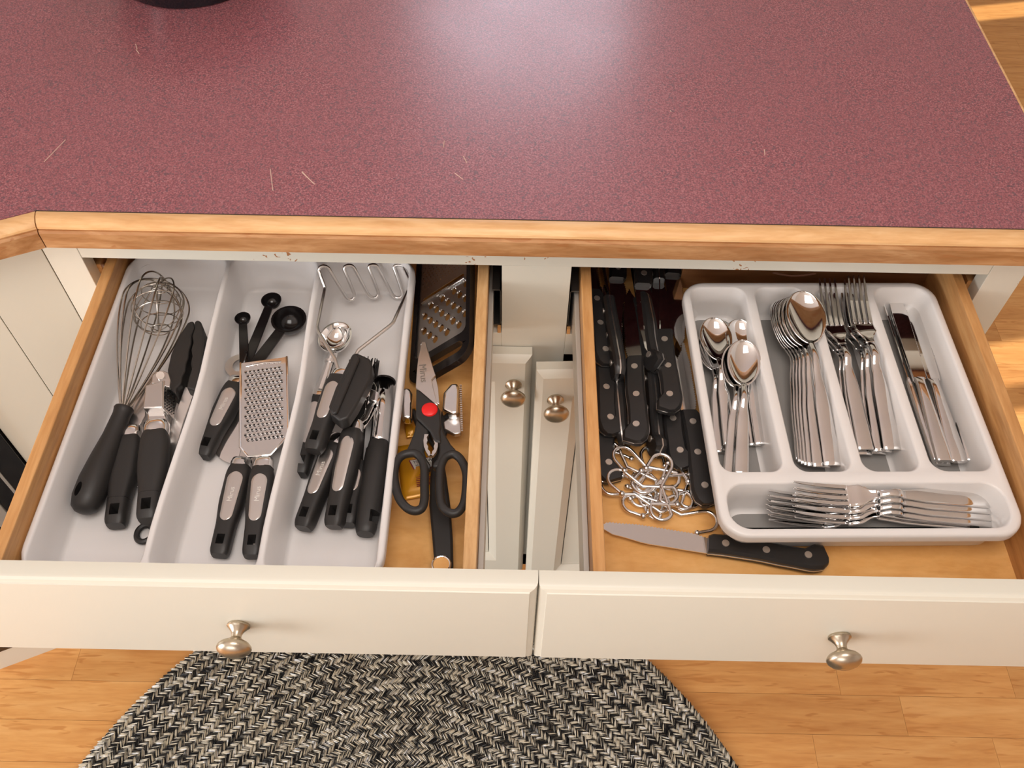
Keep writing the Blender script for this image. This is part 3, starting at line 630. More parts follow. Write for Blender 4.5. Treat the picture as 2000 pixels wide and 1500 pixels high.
# ================================================================== STEAK KNIVES
G = 'black-handled steak knives in the open drawer'
def make_steak(bl=0.112, teeth=True):
    root = empty('steak_knife', Matrix(), 'x', 'knife', G); HL = 0.115
    # handle outline: hooked butt on +x side, gentle belly
    right = [(0.0, 0.004), (0.004, 0.0155), (0.013, 0.0150), (0.022, 0.0090), (0.040, 0.0088), (0.070, 0.0108), (0.100, 0.0105), (0.110, 0.0100), (HL, 0.0075)]
    left = [(0.0, -0.004), (0.006, -0.0105), (0.016, -0.0125), (0.040, -0.0115), (0.070, -0.0100), (0.100, -0.0100), (0.110, -0.0105), (HL, -0.0110)]
    rs = []; n = 26
    for i in range(n + 1):
        y = HL * i / n; a = lerp_tab(right, y); b = lerp_tab(left, y); th = 0.0150 * (0.80 + 0.2 * min(1, i / 2)) * (1 - 0.12 * abs(2 * i / n - 1)); ch = 0.0026; xc, w_ = (a + b) / 2, (a - b) / 2
        h = th / 2; c2 = min(ch, w_ * 0.4)
        rs.append([(xc - w_, y, -h + ch), (xc - w_ + c2, y, -h), (xc + w_ - c2, y, -h), (xc + w_, y, -h + ch), (xc + w_, y, h - ch), (xc + w_ - c2, y, h), (xc - w_ + c2, y, h), (xc - w_, y, h - ch)])
    h_ = MB().rings(rs).build('handle', 'handle', root, angle=38)
    tg = MB(); o2 = []
    for i in range(n + 1): y = HL * i / n; o2.append((lerp_tab(right, y) + 0.0003, y))
    for i in range(n, -1, -1): y = HL * i / n; o2.append((lerp_tab(left, y) - 0.0003, y))
    tg.prism([(x, y, 0.0007) for x, y in o2], (0, 0, -0.0014)).build('tang', 'satin', root, False)
    for y, x in ((0.020, 0.001), (0.060, -0.0005), (0.099, 0.0)):
        MB().lathe([(0.0003, -0.0077), (0.0036, -0.0077), (0.0037, 0.0), (0.0036, 0.0078), (0.0003, 0.0079)], Matrix.Translation((x, y, 0)), 14).build('rivet', 'rivet', root)
    L = HL + bl; out = [(-0.0105, HL - 0.001)]
    sp = [(0.0, -0.0105), (0.5, -0.0100), (0.8, -0.0060), (1.0, 0.0020)]
    for k in range(1, 13): u = k / 12; out.append((lerp_tab(sp, u), HL + bl * u))
    nt = 34 if teeth else 12
    eg = [(0.0, 0.0070), (0.15, 0.0095), (0.6, 0.0100), (0.85, 0.0080), (1.0, 0.0022)]
    for k in range(nt * 2, -1, -1):
        u = k / (nt * 2) * 0.985; out.append((lerp_tab(eg, u) - (0.0012 if (teeth and k % 2) else 0.0), HL + bl * u))
    out[-1] = (0.0070, HL - 0.001)
    MB().prism([(x, y, 0.0007) for x, y in out], (0, 0, -0.0014)).build('blade', 'steel', root, False)
    return root
SK = make_steak(); used = []
# butt px, front-of-handle px, z butt, z front, roll (degrees about the length; 180 puts the hook on the other side)
for butt, fr, zb_, zf_, rl, lab in (
    ((1186, 942), (1176, 770), 0.757, 0.757, 8, 'steak knife along the drawer side, nearest the hooks at the left'),
    ((1190, 852), (1176, 690), 0.768, 0.766, 8, 'steak knife along the drawer side, middle one of the left row'),
    ((1182, 716), (1160, 570), 0.776, 0.770, 10, 'steak knife along the drawer side, farthest back of the left row'),
    ((1218, 866), (1204, 725), 0.762, 0.760, 76, 'steak knife turned on edge, its square butt just above the hooks'),
    ((1210, 735), (1186, 585), 0.784, 0.776, 96, 'steak knife turned on edge with the bright steel line along its handle'),
    ((1284, 892), (1270, 735), 0.760, 0.762, -74, 'steak knife turned on edge behind the hooks, its wavy handle showing'),
    ((1246, 866), (1238, 695), 0.778, 0.772, 172, 'steak knife lying flat in the middle with three rivets and a mirror blade'),
    ((1330, 918), (1302, 760), 0.757, 0.758, 0, 'steak knife lying flat beneath others, hooked butt beside the hook pile'),
    ((1312, 806), (1296, 660), 0.782, 0.776, 176, 'steak knife lying flat on top with three rivets and a dark blade'),
    ((1280, 724), (1256, 590), 0.780, 0.774, -58, 'steak knife lying tilted between two flat ones, square butt lit'),
    ((1378, 988), (1346, 800), 0.760, 0.758, 0, 'steak knife lying alongside the cutlery tray'),
    ((1246, 430), (1258, 562), 0.778, 0.780, 178, 'steak knife pointing towards the viewer with its pale toothed blade'),
    ((1308, 415), (1316, 535), 0.764, 0.766, 178, 'steak knife at the back with a dark blade pointing to the tray corner'),
    ((1284, 425), (1286, 545), 0.770, 0.770, 92, 'steak knife on edge at the back, mostly under the cabinet rail'),
    ((1200, 420), (1206, 528), 0.760, 0.760, 178, 'steak knife at the back left, its blade sliding under the row of handles'),
    ((1616, 1098), (1392, 1064), 0.7555, 0.7545, 0, 'steak knife lying crosswise in front of the cutlery tray')):
    lay(SK, used, at(*butt, zb_), at(*fr, zf_), rl, lab)

# ================================================================== S-HOOKS
G = 'steel S-hooks in a heap'
def make_hook():
    root = empty('s_hook', Matrix(), 'x', 'hook', G); r = 0.0112; h = 0.0225; tl = 0.013; pts = []
    for k in range(15): a = math.pi * k / 14; pts.append((r + r * math.cos(a), h + r * math.sin(a), 0))          # upper bend, opens to +x
    pts = [(2 * r, h - tl, 0)] + pts + [(0, 0, 0)]
    low = [(-r - r * math.cos(math.pi * k / 14), -h - r * math.sin(math.pi * k / 14), 0) for k in range(15)]
    pts += low + [(-2 * r, -h + tl, 0)]
    MB().tube(pts, 0.0019, 10).build('wire', 'chrome', root)
    for p in (pts[0], pts[-1]): MB().ball(p, 0.0033, 12).build('ball_end', 'chrome', root)
    return root
HK = make_hook(); first = True
for i, (px, py, z, ang, tx, ty, fl_, lab) in enumerate((
    (1232, 935, 0.7490, 62, 0, 0, 0, 'S-hook at the lower left of the hook heap'), (1262, 930, 0.7495, 10, 3, 2, 0, 'S-hook at the bottom middle of the hook heap'),
    (1300, 955, 0.7490, 40, 0, 0, 180, 'S-hook at the bottom right of the hook heap'), (1240, 965, 0.7530, 95, 4, 3, 0, 'S-hook in the front left of the hook heap'),
    (1285, 980, 0.7525, 70, 0, 4, 180, 'S-hook in the front middle of the hook heap'), (1225, 912, 0.7560, 20, 5, 2, 180, 'S-hook at the far left of the hook heap'),
    (1298, 930, 0.7570, 140, 4, 6, 0, 'S-hook leaning on the steak knife butt'), (1255, 950, 0.7600, 48, 4, 4, 180, 'S-hook on top of the heap running down to the right'),
    (1292, 950, 0.7620, -30, 5, 5, 180, 'S-hook on top of the heap running up to the right'), (1262, 912, 0.7600, 38, 6, 3, 180, 'S-hook uppermost at the back of the heap'),
    (1330, 1006, 0.7490, -78, 0, 0, 0, 'S-hook lying loose with one bend beside the cutlery tray corner'))):
    Mx = Matrix.Translation(at(px, py, z)) @ Matrix.Rotation(math.radians(ang), 4, 'Z') @ Matrix.Rotation(math.radians(tx), 4, 'X') @ Matrix.Rotation(math.radians(ty + fl_), 4, 'Y')
    if first: HK.matrix_world = Mx; HK['label'] = lab; first = False
    else: copy_tree(HK, Mx, lab)
# ================================================================== UTENSILS IN THE WHITE TRAY
def handle_mesh(L, w0, w1, h, hole=True, hole_side=False):
    tab = [(0.0, w0 * 0.80), (0.0025, w0 * 0.95), (0.006, w0), (0.026, w0 * 1.03), (L * 0.62, w1), (L - 0.012, w1 * 1.0), (L - 0.003, w1 * 0.90), (L, w1 * 0.80)]
    rs = []
    for i in range(25):
        y = [0, 0.0012, 0.003, 0.006][i] if i < 4 else 0.006 + (L - 0.006) * (i - 3) / 21; w_ = lerp_tab(tab, y)
        hh = h * (0.72 + 0.28 * min(1, y / 0.008)) if y < L - 0.004 else h * 0.9
        rs.append(sup(w_, hh, y, 24, 3.4))
    me = MB().rings(rs)
    return me, tab
def soft_handle(root, L=0.108, w0=0.0185, w1=0.0245, h=0.0180, inlay=True, text=True, side_hole=False):
    mb, tab = handle_mesh(L, w0, w1, h); o = mb.build('handle', 'black', root, angle=50)
    hs = MB().box(-0.0042, 0.0042, 0.0085, 0.0195, -0.03, 0.03) if not side_hole else MB().box(0.001, 0.03, 0.0085, 0.0215, -0.0045, 0.0045)
    if not side_hole:
        hs = MB().rings([[(-a, 0.014 - b, z), (a, 0.014 - b, z), (a, 0.014 + b, z), (-a, 0.014 + b, z)] for a, b, z in ((0.0030, 0.0038, -0.03), (0.0030, 0.0038, 0.0), (0.0040, 0.0054, 0.0105))])
    cut(o, [hs])
    if inlay:
        rs = []; y0, y1 = 0.0335, L - 0.0105; n = 22; nz_ = 10
        for i in range(n + 1):
            u = (1 - math.cos(math.pi * i / n)) / 2; y = y0 + (y1 - y0) * u
            wi = (0.0058 + (0.0082 - 0.0058) * u) * min(1, math.sqrt(max(0.0, 1 - (1 - min(1, (y - y0) / 0.007)) ** 2))) * math.sqrt(max(0.0, 1 - (1 - min(1, (y1 - y) / 0.009)) ** 2)); wi = max(wi, 0.0003)
            W = lerp_tab(tab, y) / 2; r = []
            for j in range(nz_ + 1):
                x = wi * (2 * j / nz_ - 1); t_ = min(0.98, abs(x) / W); z = h / 2 * (1 - t_ ** 3.4) ** (1 / 3.4)
                r.append((x, y, z + (0.00055 if 0 < j < nz_ else 0.0001)))
            rs.append(r)
        il = MB().rings(rs, False, False, False).build('steel_inlay', 'satin', o)
        if text:
            tx = put('lettering', TXT, 'ink', o); tx.matrix_local = Matrix.Translation((0.0004, 0.062, h / 2 + 0.0007)) @ Matrix.Rotation(math.pi / 2, 4, 'Z')
    return o
TXT = text_mesh('Mirus', 0.0072, 0.00005); TXT.materials.append(M['ink'])
def ferrule(root, L, w_=0.0205, h=0.0165, ln=0.011, y0=None):
    y = L - 0.001 if y0 is None else y0
    return MB().rings([sup(w_, h, y, 20, 2.6), sup(w_ * 0.99, h * 0.98, y + ln * 0.5, 20, 2.6), sup(w_ * 0.92, h * 0.90, y + ln * 0.9, 20, 2.6), sup(w_ * 0.80, h * 0.75, y + ln, 20, 2.6)]).build('ferrule', 'chrome', root, angle=50)
def loc_px(Mx, px, py, z): return Mx.inverted() @ at(px, py, z)
# --- whisk
Mw = frame(at(160, 1003, 0.768), at(243, 797, 0.780)); HLw = (at(160, 1003, 0.768) - at(243, 797, 0.780)).length
wk = empty('balloon_whisk', Mw, 'balloon whisk with a wire ball inside and a black bulbous handle', 'whisk')
rs = []
for u, r in ((0, 0.003), (0.015, 0.0085), (0.05, 0.0130), (0.14, 0.0158), (0.30, 0.0160), (0.50, 0.0138), (0.72, 0.0105), (0.93, 0.0092), (0.965, 0.0098), (0.985, 0.0104), (1.0, 0.0098)): rs.append([(r * math.cos(2 * math.pi * k / 24), HLw * u, r * 0.95 * math.sin(2 * math.pi * k / 24)) for k in range(24)])
hw = MB().rings(rs).build('handle', 'black', wk, angle=50)
cut(hw, [MB().rings([[(0.0035 * math.cos(2 * math.pi * k / 16) - 0.006, 0.020 + 0.0075 * math.sin(2 * math.pi * k / 16), z) for k in range(16)] for z in (-0.03, 0.03)])])
tipw = loc_px(Mw, 322, 538, 0.800); LB = tipw.y - HLw; xs = tipw.x; zs = tipw.z
rnw = random.Random(5)
for i, (a, sw, ln) in enumerate(((0, 1.0, 0.96), (33, 1.04, 0.985), (62, 0.98, 0.97), (95, 1.02, 1.0), (125, 0.97, 0.95), (152, 1.05, 0.98))):
    a = math.radians(a + 8); pts = []; n = 40; R = 0.0345 * sw
    prof = [(0.0, 0.0028), (0.25, 0.0110), (0.50, 0.0215), (0.70, 0.0300), (0.80, R), (0.90, R * 0.92), (0.965, R * 0.62), (1.0, 0.0)]
    for s_ in (1, -1):
        half_ = []
        for k in range(n + 1):
            u = (k / n); u = 1 - (1 - u) ** 1.8; s2 = min(1.0, u / 0.8); r = 0.0028 + (R - 0.0028) * s2 * (1.4 - 0.4 * s2 * s2)
            r = r if u < 0.8 else R * math.sqrt(max(0, 1 - ((u - 0.8) / 0.2) ** 2))
            yy = HLw - 0.004 + LB * ln * u; d = u ** 1.2
            half_.append((s_ * r * math.cos(a) + xs * d, yy, s_ * r * math.sin(a) + zs * d))
        pts += half_ if s_ == 1 else list(reversed(half_))[1:]
    MB().tube(pts, 0.0010, 6).build('wire_loop', 'wire', wk)
bcn = loc_px(Mw, 308, 603, 0.790); RBALL = 0.0275
pts = []
for k in range(260):
    u = k / 259; ph = math.pi * u; th = 2 * math.pi * 7 * u
    q = V((RBALL * math.sin(ph) * math.cos(th), RBALL * 1.12 * math.cos(ph), RBALL * math.sin(ph) * math.sin(th))); pts.append(bcn + Matrix.Rotation(0.35, 3, 'Z') @ q)
MB().tube(pts, 0.0007, 5).build('spiral_ball', 'wire', wk)
for a in (0.2, 1.3, 2.4):
    MB().tube([bcn + Matrix.Rotation(0.35, 3, 'Z') @ V((RBALL * math.sin(t_) * math.cos(a), RBALL * 1.12 * math.cos(t_), RBALL * math.sin(t_) * math.sin(a))) for t_ in (2 * math.pi * k / 40 for k in range(40))], 0.0006, 5, True).build('ball_rib', 'wire', wk)
# --- garlic press (two black handles, hopper, pierced plate)
def grip_handle(root, p0, p1, w0, w1, h, par_M):
    L = (p1 - p0).length; mb, tab = handle_mesh(L, w0, w1, h); o = mb.build('handle', 'black', root, angle=50)
    cut(o, [MB().rings([[(-a, 0.014 - b, z), (a, 0.014 - b, z), (a, 0.014 + b, z), (-a, 0.014 + b, z)] for a, b, z in ((0.0034, 0.0040, -0.03), (0.0034, 0.0040, 0.0), (0.0046, 0.0060, 0.0115))])])
    o.matrix_local = par_M.inverted() @ frame(p0, p1)
    f = MB().rings([sup(w1 * 0.86, h * 0.92, L - 0.002, 20, 2.6), sup(w1 * 0.9, h * 0.96, L + 0.003, 20, 2.6), sup(w1 * 0.88, h * 0.93, L + 0.010, 20, 2.6), sup(w1 * 0.78, h * 0.75, L + 0.0125, 20, 2.6)]).build('ferrule', 'chrome', o, angle=50)
    MB().rings([sup(w0 * 1.035, h * 1.01, 0.0270, 24, 3.4), sup(w0 * 1.035, h * 1.01, 0.0274, 24, 3.4)], True, False, False).build('seam_ring', 'gloss', o)
    return o
a0, a1 = at(226, 1028, 0.763), at(253, 856, 0.768); b0, b1 = at(289, 1018, 0.784), at(305, 846, 0.790)
Mg = Matrix.Translation(a0); gp = empty('garlic_press', Mg, 'chrome garlic press with two thick black handles beside the whisk', 'garlic press')
grip_handle(gp, a0, a1, 0.0205, 0.0285, 0.0215, Mg); grip_handle(gp, b0, b1, 0.0205, 0.0285, 0.0215, Mg)
def wpoly(name, pts, z, th, mt, root, bevel=0.0008, smooth=True, par=None, zs=None, seg=2):      # outline given in photo pixels on the level plane z (zs: own height per point)
    o = V(root.matrix_world.translation); P = [at(x, y, (zs[i] if zs else z)) - o for i, (x, y) in enumerate(pts)]
    ob_ = MB().prism(P, (0, 0, -th)).build(name, mt, par or root, smooth, bevel, seg); return ob_
wpoly('plunger_arm', [(238, 838), (272, 832), (284, 812), (284, 790), (300, 760), (318, 728), (312, 722), (298, 728), (275, 762), (246, 792)], 0.772, 0.003, 'satin', gp)
wpoly('hinge_lug', [(296, 748), (297, 734), (305, 726), (318, 723), (329, 728), (333, 742), (331, 756)], 0.800, 0.006, 'satin', gp)
hp = gp.matrix_world.translation
MB().tube([at(313, 733, 0.800) - hp, at(313, 733, 0.8035) - hp], 0.0042, 14).build('hinge_pin', 'chrome', gp)
wpoly('hopper', [(279, 797), (283, 752), (319, 743), (318, 796)], 0.803, 0.026, 'satin', gp, 0.0015)
wpoly('hopper_neck', [(286, 802), (322, 800), (327, 830), (288, 834)], 0.795, 0.012, 'chrome', gp, 0.002)
P4 = [at(320, 742, 0.802) - hp, at(343, 760, 0.781) - hp, at(340, 818, 0.781) - hp, at(319, 798, 0.802) - hp]
n_out = (P4[1] - P4[0]).cross(P4[3] - P4[0]).normalized(); n_out = n_out if n_out.x > 0 else -n_out
MB().prism(P4, n_out * -0.002).build('pierced_plate', 'satin', gp, False, 0.0004, 1)
hm = MB()
for i in range(5):
    for j in range(9):
        q = P4[0] + (P4[1] - P4[0]) * (0.14 + 0.18 * i) + (P4[3] - P4[0]) * (0.09 + 0.102 * j); hm.tube([q - n_out * 0.0004, q + n_out * 0.0004], 0.0009, 6)
tag(hm.build('plate_holes', 'gloss', gp, False), kind='stuff')
# --- tongs with black nylon jaws
tg_o = at(283, 1042, 0.754); tn = empty('kitchen_tongs', tg_o, 'steel tongs with black scalloped jaws lying under the garlic press', 'tongs')
def scallop(pl, pr, n=7, amp=0.0022):                # outline between a plain side and a toothed side
    out = [V(p) for p in pl]; k = []
    for a, b in zip(pr, pr[1:]):
        for i in range(n): k.append(V(a).lerp(V(b), i / n))
    k.append(V(pr[-1])); ax = (V(pr[-1]) - V(pr[0])).normalized(); sd = V((-ax.y, ax.x, 0))
    return out, [p + sd * (amp * (1 if i % 2 else -1)) for i, p in enumerate(k)]
def jaw(name, left, right, z, th):
    L_ = [at(x, y, z) - tg_o for x, y in left]; R_ = [at(x, y, z) - tg_o for x, y in right]
    return MB().prism(L_ + list(reversed(R_)), (0, 0, -th)).build(name, 'black', tn, True, 0.0022, 3)
jaw('jaw', [(329, 757), (327, 722), (334, 690), (350, 655), (366, 630), (372, 627)], [(344, 770), (345, 757), (354, 748), (356, 735), (362, 724), (363, 710), (368, 698), (369, 684), (374, 670), (374, 655), (380, 640), (378, 627)], 0.795, 0.026)
jaw('jaw', [(364, 757), (368, 738), (374, 720), (372, 708), (375, 694), (373, 682), (377, 668), (375, 655), (380, 640), (379, 628)], [(380, 762), (388, 735), (395, 700), (399, 668), (397, 640), (392, 627), (385, 624)], 0.797, 0.022)
def arm(pts, w_, th, mt, nm):
    P = [at(x, y, z) - tg_o for x, y, z in pts]; rs = []
    for i, p in enumerate(P):
        d = (P[min(i + 1, len(P) - 1)] - P[max(i - 1, 0)]).normalized(); s_ = V((d.y, -d.x, 0)).normalized(); u = V((0, 0, 1))
        ww = w_ * (0.75 + 0.25 * i / (len(P) - 1)); rs.append([p - s_ * ww / 2 - u * th, p + s_ * ww / 2 - u * th, p + s_ * ww / 2, p - s_ * ww / 2])
    return MB().rings(rs).build(nm, mt, tn, True, 0.0006, 1)
arm([(285, 1020, 0.757), (318, 930, 0.765), (349, 820, 0.778), (372, 757, 0.786)], 0.0125, 0.006, 'satin', 'arm')
arm([(280, 1020, 0.754), (296, 940, 0.756), (320, 840, 0.760), (338, 765, 0.776)], 0.0120, 0.003, 'satin', 'arm')
MB().tube([at(270, 930, 0.757) - tg_o + V((0.010 * math.cos(a) , 0.012 * math.sin(a), 0)) for a in (2 * math.pi * k / 24 for k in range(24))], 0.0016, 6, True).build('lock_ring', 'chrome', tn)
MB().tube([at(283, 1042, 0.7545) - tg_o + V((0.0078 * math.cos(a), 0.0090 * math.sin(a), 0)) for a in (2 * math.pi * k / 28 for k in range(28))], 0.0030, 8, True).build('pull_ring', 'black', tn)
# --- bottle opener
def inlay_tool(name, label, cat, butt, top_, z0, z1, **k):
    p0, p1 = at(*butt, z0), at(*top_, z1); Mx = frame(p0, p1); r = empty(name, Mx, label, cat); L = (p1 - p0).length
    soft_handle(r, L, **k); return r, Mx, L
bo, Mb, Lb = inlay_tool('bottle_opener', 'steel bottle opener with a black handle and steel inlay near the measuring spoons', 'bottle opener', (396, 893), (462, 752), 0.762, 0.764)
ferrule(bo, Lb, 0.0215, 0.017, 0.010)
q = loc_px(Mb, 466, 713, 0.766)
n = 26; outer = []; inner = []
for k in range(n): a = 2 * math.pi * k / n; outer.append((q.x + 0.0150 * math.cos(a), q.y + 0.0150 * math.sin(a), 0.0015)); inner.append((q.x + 0.0075 * math.cos(a) + 0.001, q.y + 0.0085 * math.sin(a), 0.0015))
mb = MB(); mb.rings([[(p[0], p[1], z) for p in r_] for r_, z in ((outer, -0.001), (outer, 0.0015), (inner, 0.0015), (inner, -0.001), (outer, -0.001))], True, False, False)
mb.build('opener_ring', 'satin', bo, True, angle=30)
MB().prism([(-0.0075, Lb + 0.006, 0.0014), (0.0075, Lb + 0.006, 0.0014), (q.x + 0.0085, q.y - 0.0125, 0.0014), (q.x - 0.0085, q.y - 0.0125, 0.0014)], (0, 0, -0.0024)).build('neck', 'satin', bo, True, 0.0004, 1)
# --- measuring spoons on a ring
mo = at(475, 705, 0.770); ms = empty('measuring_spoons', mo, 'set of black plastic measuring spoons fanned out on a ring', 'measuring spoons')
for (cx, cy, r, jx, jy, zc, w_) in ((474, 622, 0.0083, 478, 722, 0.775, 0.0110), (530, 587, 0.0108, 482, 705, 0.772, 0.0120), (564, 624, 0.0185, 490, 722, 0.7715, 0.0145)):
    c = at(cx, cy, zc) - mo; j = at(jx, jy, 0.770) - mo; pr = []
    for k in range(7): a = math.pi / 2 * k / 6; pr.append((max(0.0003, r * math.sin(a)), -r * math.cos(a) * 0.95))
    pr += [(r * 1.08, 0.0002), (r * 1.08, 0.0012), (r * 0.94, 0.0012)] + [(max(0.0003, (r - 0.001) * math.sin(math.pi / 2 * (5 - k) / 6)), -(r - 0.001) * math.cos(math.pi / 2 * (5 - k) / 6)) for k in range(6)]
    sp_ = MB().lathe(pr, Matrix.Translation(c), 26).build('spoon', 'gloss', ms, angle=60)
    d = (c - j).normalized(); s_ = V((d.y, -d.x, 0)).normalized(); e_ = c - d * (r * 0.9)
    P = [j - s_ * w_ / 2, j - s_ * w_ / 3 - d * 0.006, j + s_ * w_ / 3 - d * 0.006, j + s_ * w_ / 2, e_ + s_ * w_ * 0.42, e_ - s_ * w_ * 0.42]
    MB().prism([p + V((0, 0, 0.0008)) for p in P], (0, 0, -0.0024)).build('spoon_handle', 'gloss', sp_, True, 0.0006, 2)
MB().tube([at(477, 700, 0.773) - mo + V((0.0085 * math.cos(a) * 0.35, 0.0095 * math.sin(a), 0.004 * math.cos(a))) for a in (2 * math.pi * k / 26 for k in range(26))], 0.0010, 6, True).build('ring', 'gloss', ms)
# --- pizza cutter
pc, Mp, Lp = inlay_tool('pizza_cutter', 'pizza cutter with a steel wheel half hidden under the small grater', 'pizza cutter', (428, 1086), (470, 912), 0.762, 0.764)
ferrule(pc, Lp, 0.0215, 0.017, 0.010)
q = loc_px(Mp, 486, 846, 0.7575)
Mq = Matrix.Translation(q) @ (Mp.to_3x3().inverted()).to_4x4()
MB().lathe([(0.0004, -0.0006), (0.035, -0.0006), (0.0395, 0.0), (0.035, 0.0006), (0.0004, 0.0006)], Mq, 48).build('wheel', 'chrome', pc, angle=20)
MB().lathe([(0.0004, 0.0), (0.006, 0.0), (0.006, 0.003), (0.004, 0.005), (0.0004, 0.005)], Mq, 16).build('axle', 'satin', pc)
MB().box(-0.006, 0.006, Lp + 0.004, q.y + 0.002, q.z + 0.0008, q.z + 0.0038).build('fork_arm', 'satin', pc, True, 0.001)
# --- small flat grater
sg, Ms, Ls = inlay_tool('hand_grater', 'small flat steel grater with raised holes and black handle in the tray', 'grater', (492, 1088), (514, 915), 0.766, 0.772)
ferrule(sg, Ls, 0.0215, 0.0165, 0.012)
def gl(px, py, z=0.781): return loc_px(Ms, px, py, z)
GZ = [gl(472, 714), gl(562, 702), gl(563, 850), gl(528, 886), gl(484, 890), gl(468, 872)]
pz = sum(p.z for p in GZ) / 6
cz_ = [V((p.x, p.y, pz)) for p in GZ]
MB().prism(cz_, (0, 0, -0.0008)).build('plate', 'steel', sg, False)
MB().tube([p + V((0, 0, 0.0004)) for p in (cz_[0], cz_[5], cz_[4], cz_[3], cz_[2], cz_[1])], 0.0013, 8).build('rolled_edge', 'chrome', sg)
c0, c1, c2, c3 = cz_[0], cz_[1], V((cz_[2].x, gl(563, 862).y, pz)), V((cz_[5].x, gl(468, 872).y, pz))
MB().tube([c0.lerp(c1, 0.12) + (c3 - c0) * 0.055, c0.lerp(c1, 0.5) + (c3 - c0) * 0.038, c0.lerp(c1, 0.88) + (c3 - c0) * 0.055], 0.0012, 8).build('pressed_rib', 'steel', sg)
gm = MB(); gh = MB()
for r in range(16):
    for k in range(9):
        u = 0.14 + 0.72 * (k + (0.25 if r % 2 else -0.25)) / 8 ; v_ = 0.12 + 0.80 * r / 15
        if not 0.1 < u < 0.9: continue
        p_ = c0 * (1 - u) * (1 - v_) + c1 * u * (1 - v_) + c2 * u * v_ + c3 * (1 - u) * v_
        a = 2 * math.pi
        gm.lathe([(0.0021, 0.0), (0.0016, 0.0011), (0.0010, 0.0014)], Matrix.Translation(p_), 8)
        gh.lathe([(0.0002, 0.0), (0.0013, 0.0), (0.0013, 0.0003), (0.0002, 0.0003)], Matrix.Translation(p_ + V((0.0001, -0.0009, 0.0011))) , 7)
tag(gm.build('raised_teeth', 'chrome', sg, True, angle=70), kind='stuff'); tag(gh.build('tooth_openings', 'gloss', sg, False), kind='stuff')
# --- ice-cream scoop
sc_, Mi, Li = inlay_tool('ice_cream_scoop', 'chrome ice-cream scoop with deep oval bowl beside the potato masher', 'scoop', (585, 928), (622, 778), 0.762, 0.764, text=False)
ferrule(sc_, Li, 0.0205, 0.0165, 0.010)
bq = loc_px(Mi, 655, 660, 0.783); sd = Mi.to_3x3().inverted().to_4x4()
pr = [(0.0003, -0.0135), (0.006, -0.0128), (0.012, -0.0095), (0.0162, -0.0040), (0.0182, 0.0018), (0.0180, 0.0026), (0.0162, 0.0026), (0.0140, -0.0018), (0.0105, -0.0068), (0.005, -0.0100), (0.0003, -0.0108)]
MB().lathe(pr, Matrix.Translation(bq) @ sd @ Matrix.Rotation(math.radians(-18), 4, 'Z') @ Matrix.Diagonal((0.98, 1.22, 1.0, 1)), 36).build('bowl', 'chrome', sc_, angle=60)
e0 = V((0, Li + 0.006, 0.0)); e1 = bq + V((0.0, -0.0200, -0.006))
MB().tube([e0, e0.lerp(e1, 0.35), e0.lerp(e1, 0.75), e1, e1 + V((0, 0.006, 0.003))], [0.0068, 0.0060, 0.0048, 0.0052, 0.005], 12).build('stem', 'chrome', sc_)
MB().tube([e0.lerp(e1, 0.80), e0.lerp(e1, 0.86)], 0.0066, 14).build('collar', 'chrome', sc_)
# --- pastry brush (black bristles showing behind the can opener knob)
pb, Mr, Lr = inlay_tool('pastry_brush', 'black-bristled pastry brush buried under the can opener', 'brush', (678, 1026), (697, 905), 0.762, 0.762, text=False)
t0 = loc_px(Mr, 706, 745, 0.768); MB().rings([sup(0.012, 0.010, Lr - 0.002, 16, 3), sup(0.014, 0.008, (Lr + t0.y) / 2, 16, 3, 0.002, t0.x / 2), sup(0.032, 0.009, t0.y - 0.008, 16, 4, t0.z, t0.x), sup(0.034, 0.010, t0.y, 16, 4, t0.z, t0.x)]).build('brush_head', 'black', pb)
bm_ = MB()
for k in range(15):
    for j in range(3):
        x = t0.x - 0.0155 + 0.031 * k / 14; z = t0.z - 0.003 + 0.003 * j; l_ = 0.028 + rnw.uniform(-0.003, 0.003); bm_.tube([(x, t0.y - 0.001, z), (x + rnw.uniform(-0.001, 0.001), t0.y + l_, z + rnw.uniform(-0.001, 0.003))], 0.0006, 4)
tag(bm_.build('bristles', 'gloss', pb, False), kind='stuff')
# --- can opener
c0_, c1_ = at(592, 1033, 0.765), at(655, 868, 0.772); Mc = Matrix.Translation(c0_); co = empty('can_opener', Mc, 'can opener with large black turning knob and two inlaid handles', 'can opener')
for (p0, p1, tx_) in ((c0_, c1_, True), (at(652, 1030, 0.770), at(690, 842, 0.784), False)):
    L = (p1 - p0).length; sub_ = soft_handle(co, L, 0.0190, 0.0240, 0.0195, True, tx_); sub_.matrix_local = Mc.inverted() @ frame(p0, p1, -14)
    MB().rings([sup(0.0200, 0.0170, L - 0.001, 20, 2.6), sup(0.0195, 0.0165, L + 0.006, 20, 2.6), sup(0.0160, 0.0120, L + 0.011, 20, 2.6)]).build('ferrule', 'chrome', sub_, angle=50)
wpoly('steel_jaw', [(650, 862), (712, 812), (722, 762), (730, 745), (736, 756), (730, 792), (718, 818), (690, 838), (668, 866)], 0.786, 0.002, 'chrome', co, 0.0005)
wpoly('steel_jaw', [(684, 846), (712, 806), (716, 770), (740, 765), (736, 800), (712, 836), (700, 850)], 0.781, 0.002, 'chrome', co, 0.0005)
wpoly('folded_tab', [(723, 758), (741, 766), (736, 785), (719, 780)], 0.792, 0.009, 'chrome', co, 0.001)
o_ = co.matrix_world.translation
gz = at(706, 770, 0.788) - o_
MB().lathe([(0.0004, 0.0), (0.0095, 0.0), (0.0095, 0.004), (0.006, 0.006), (0.0004, 0.006)], Matrix.Translation(gz), 22).build('drive_wheel', 'chrome', co, angle=30)
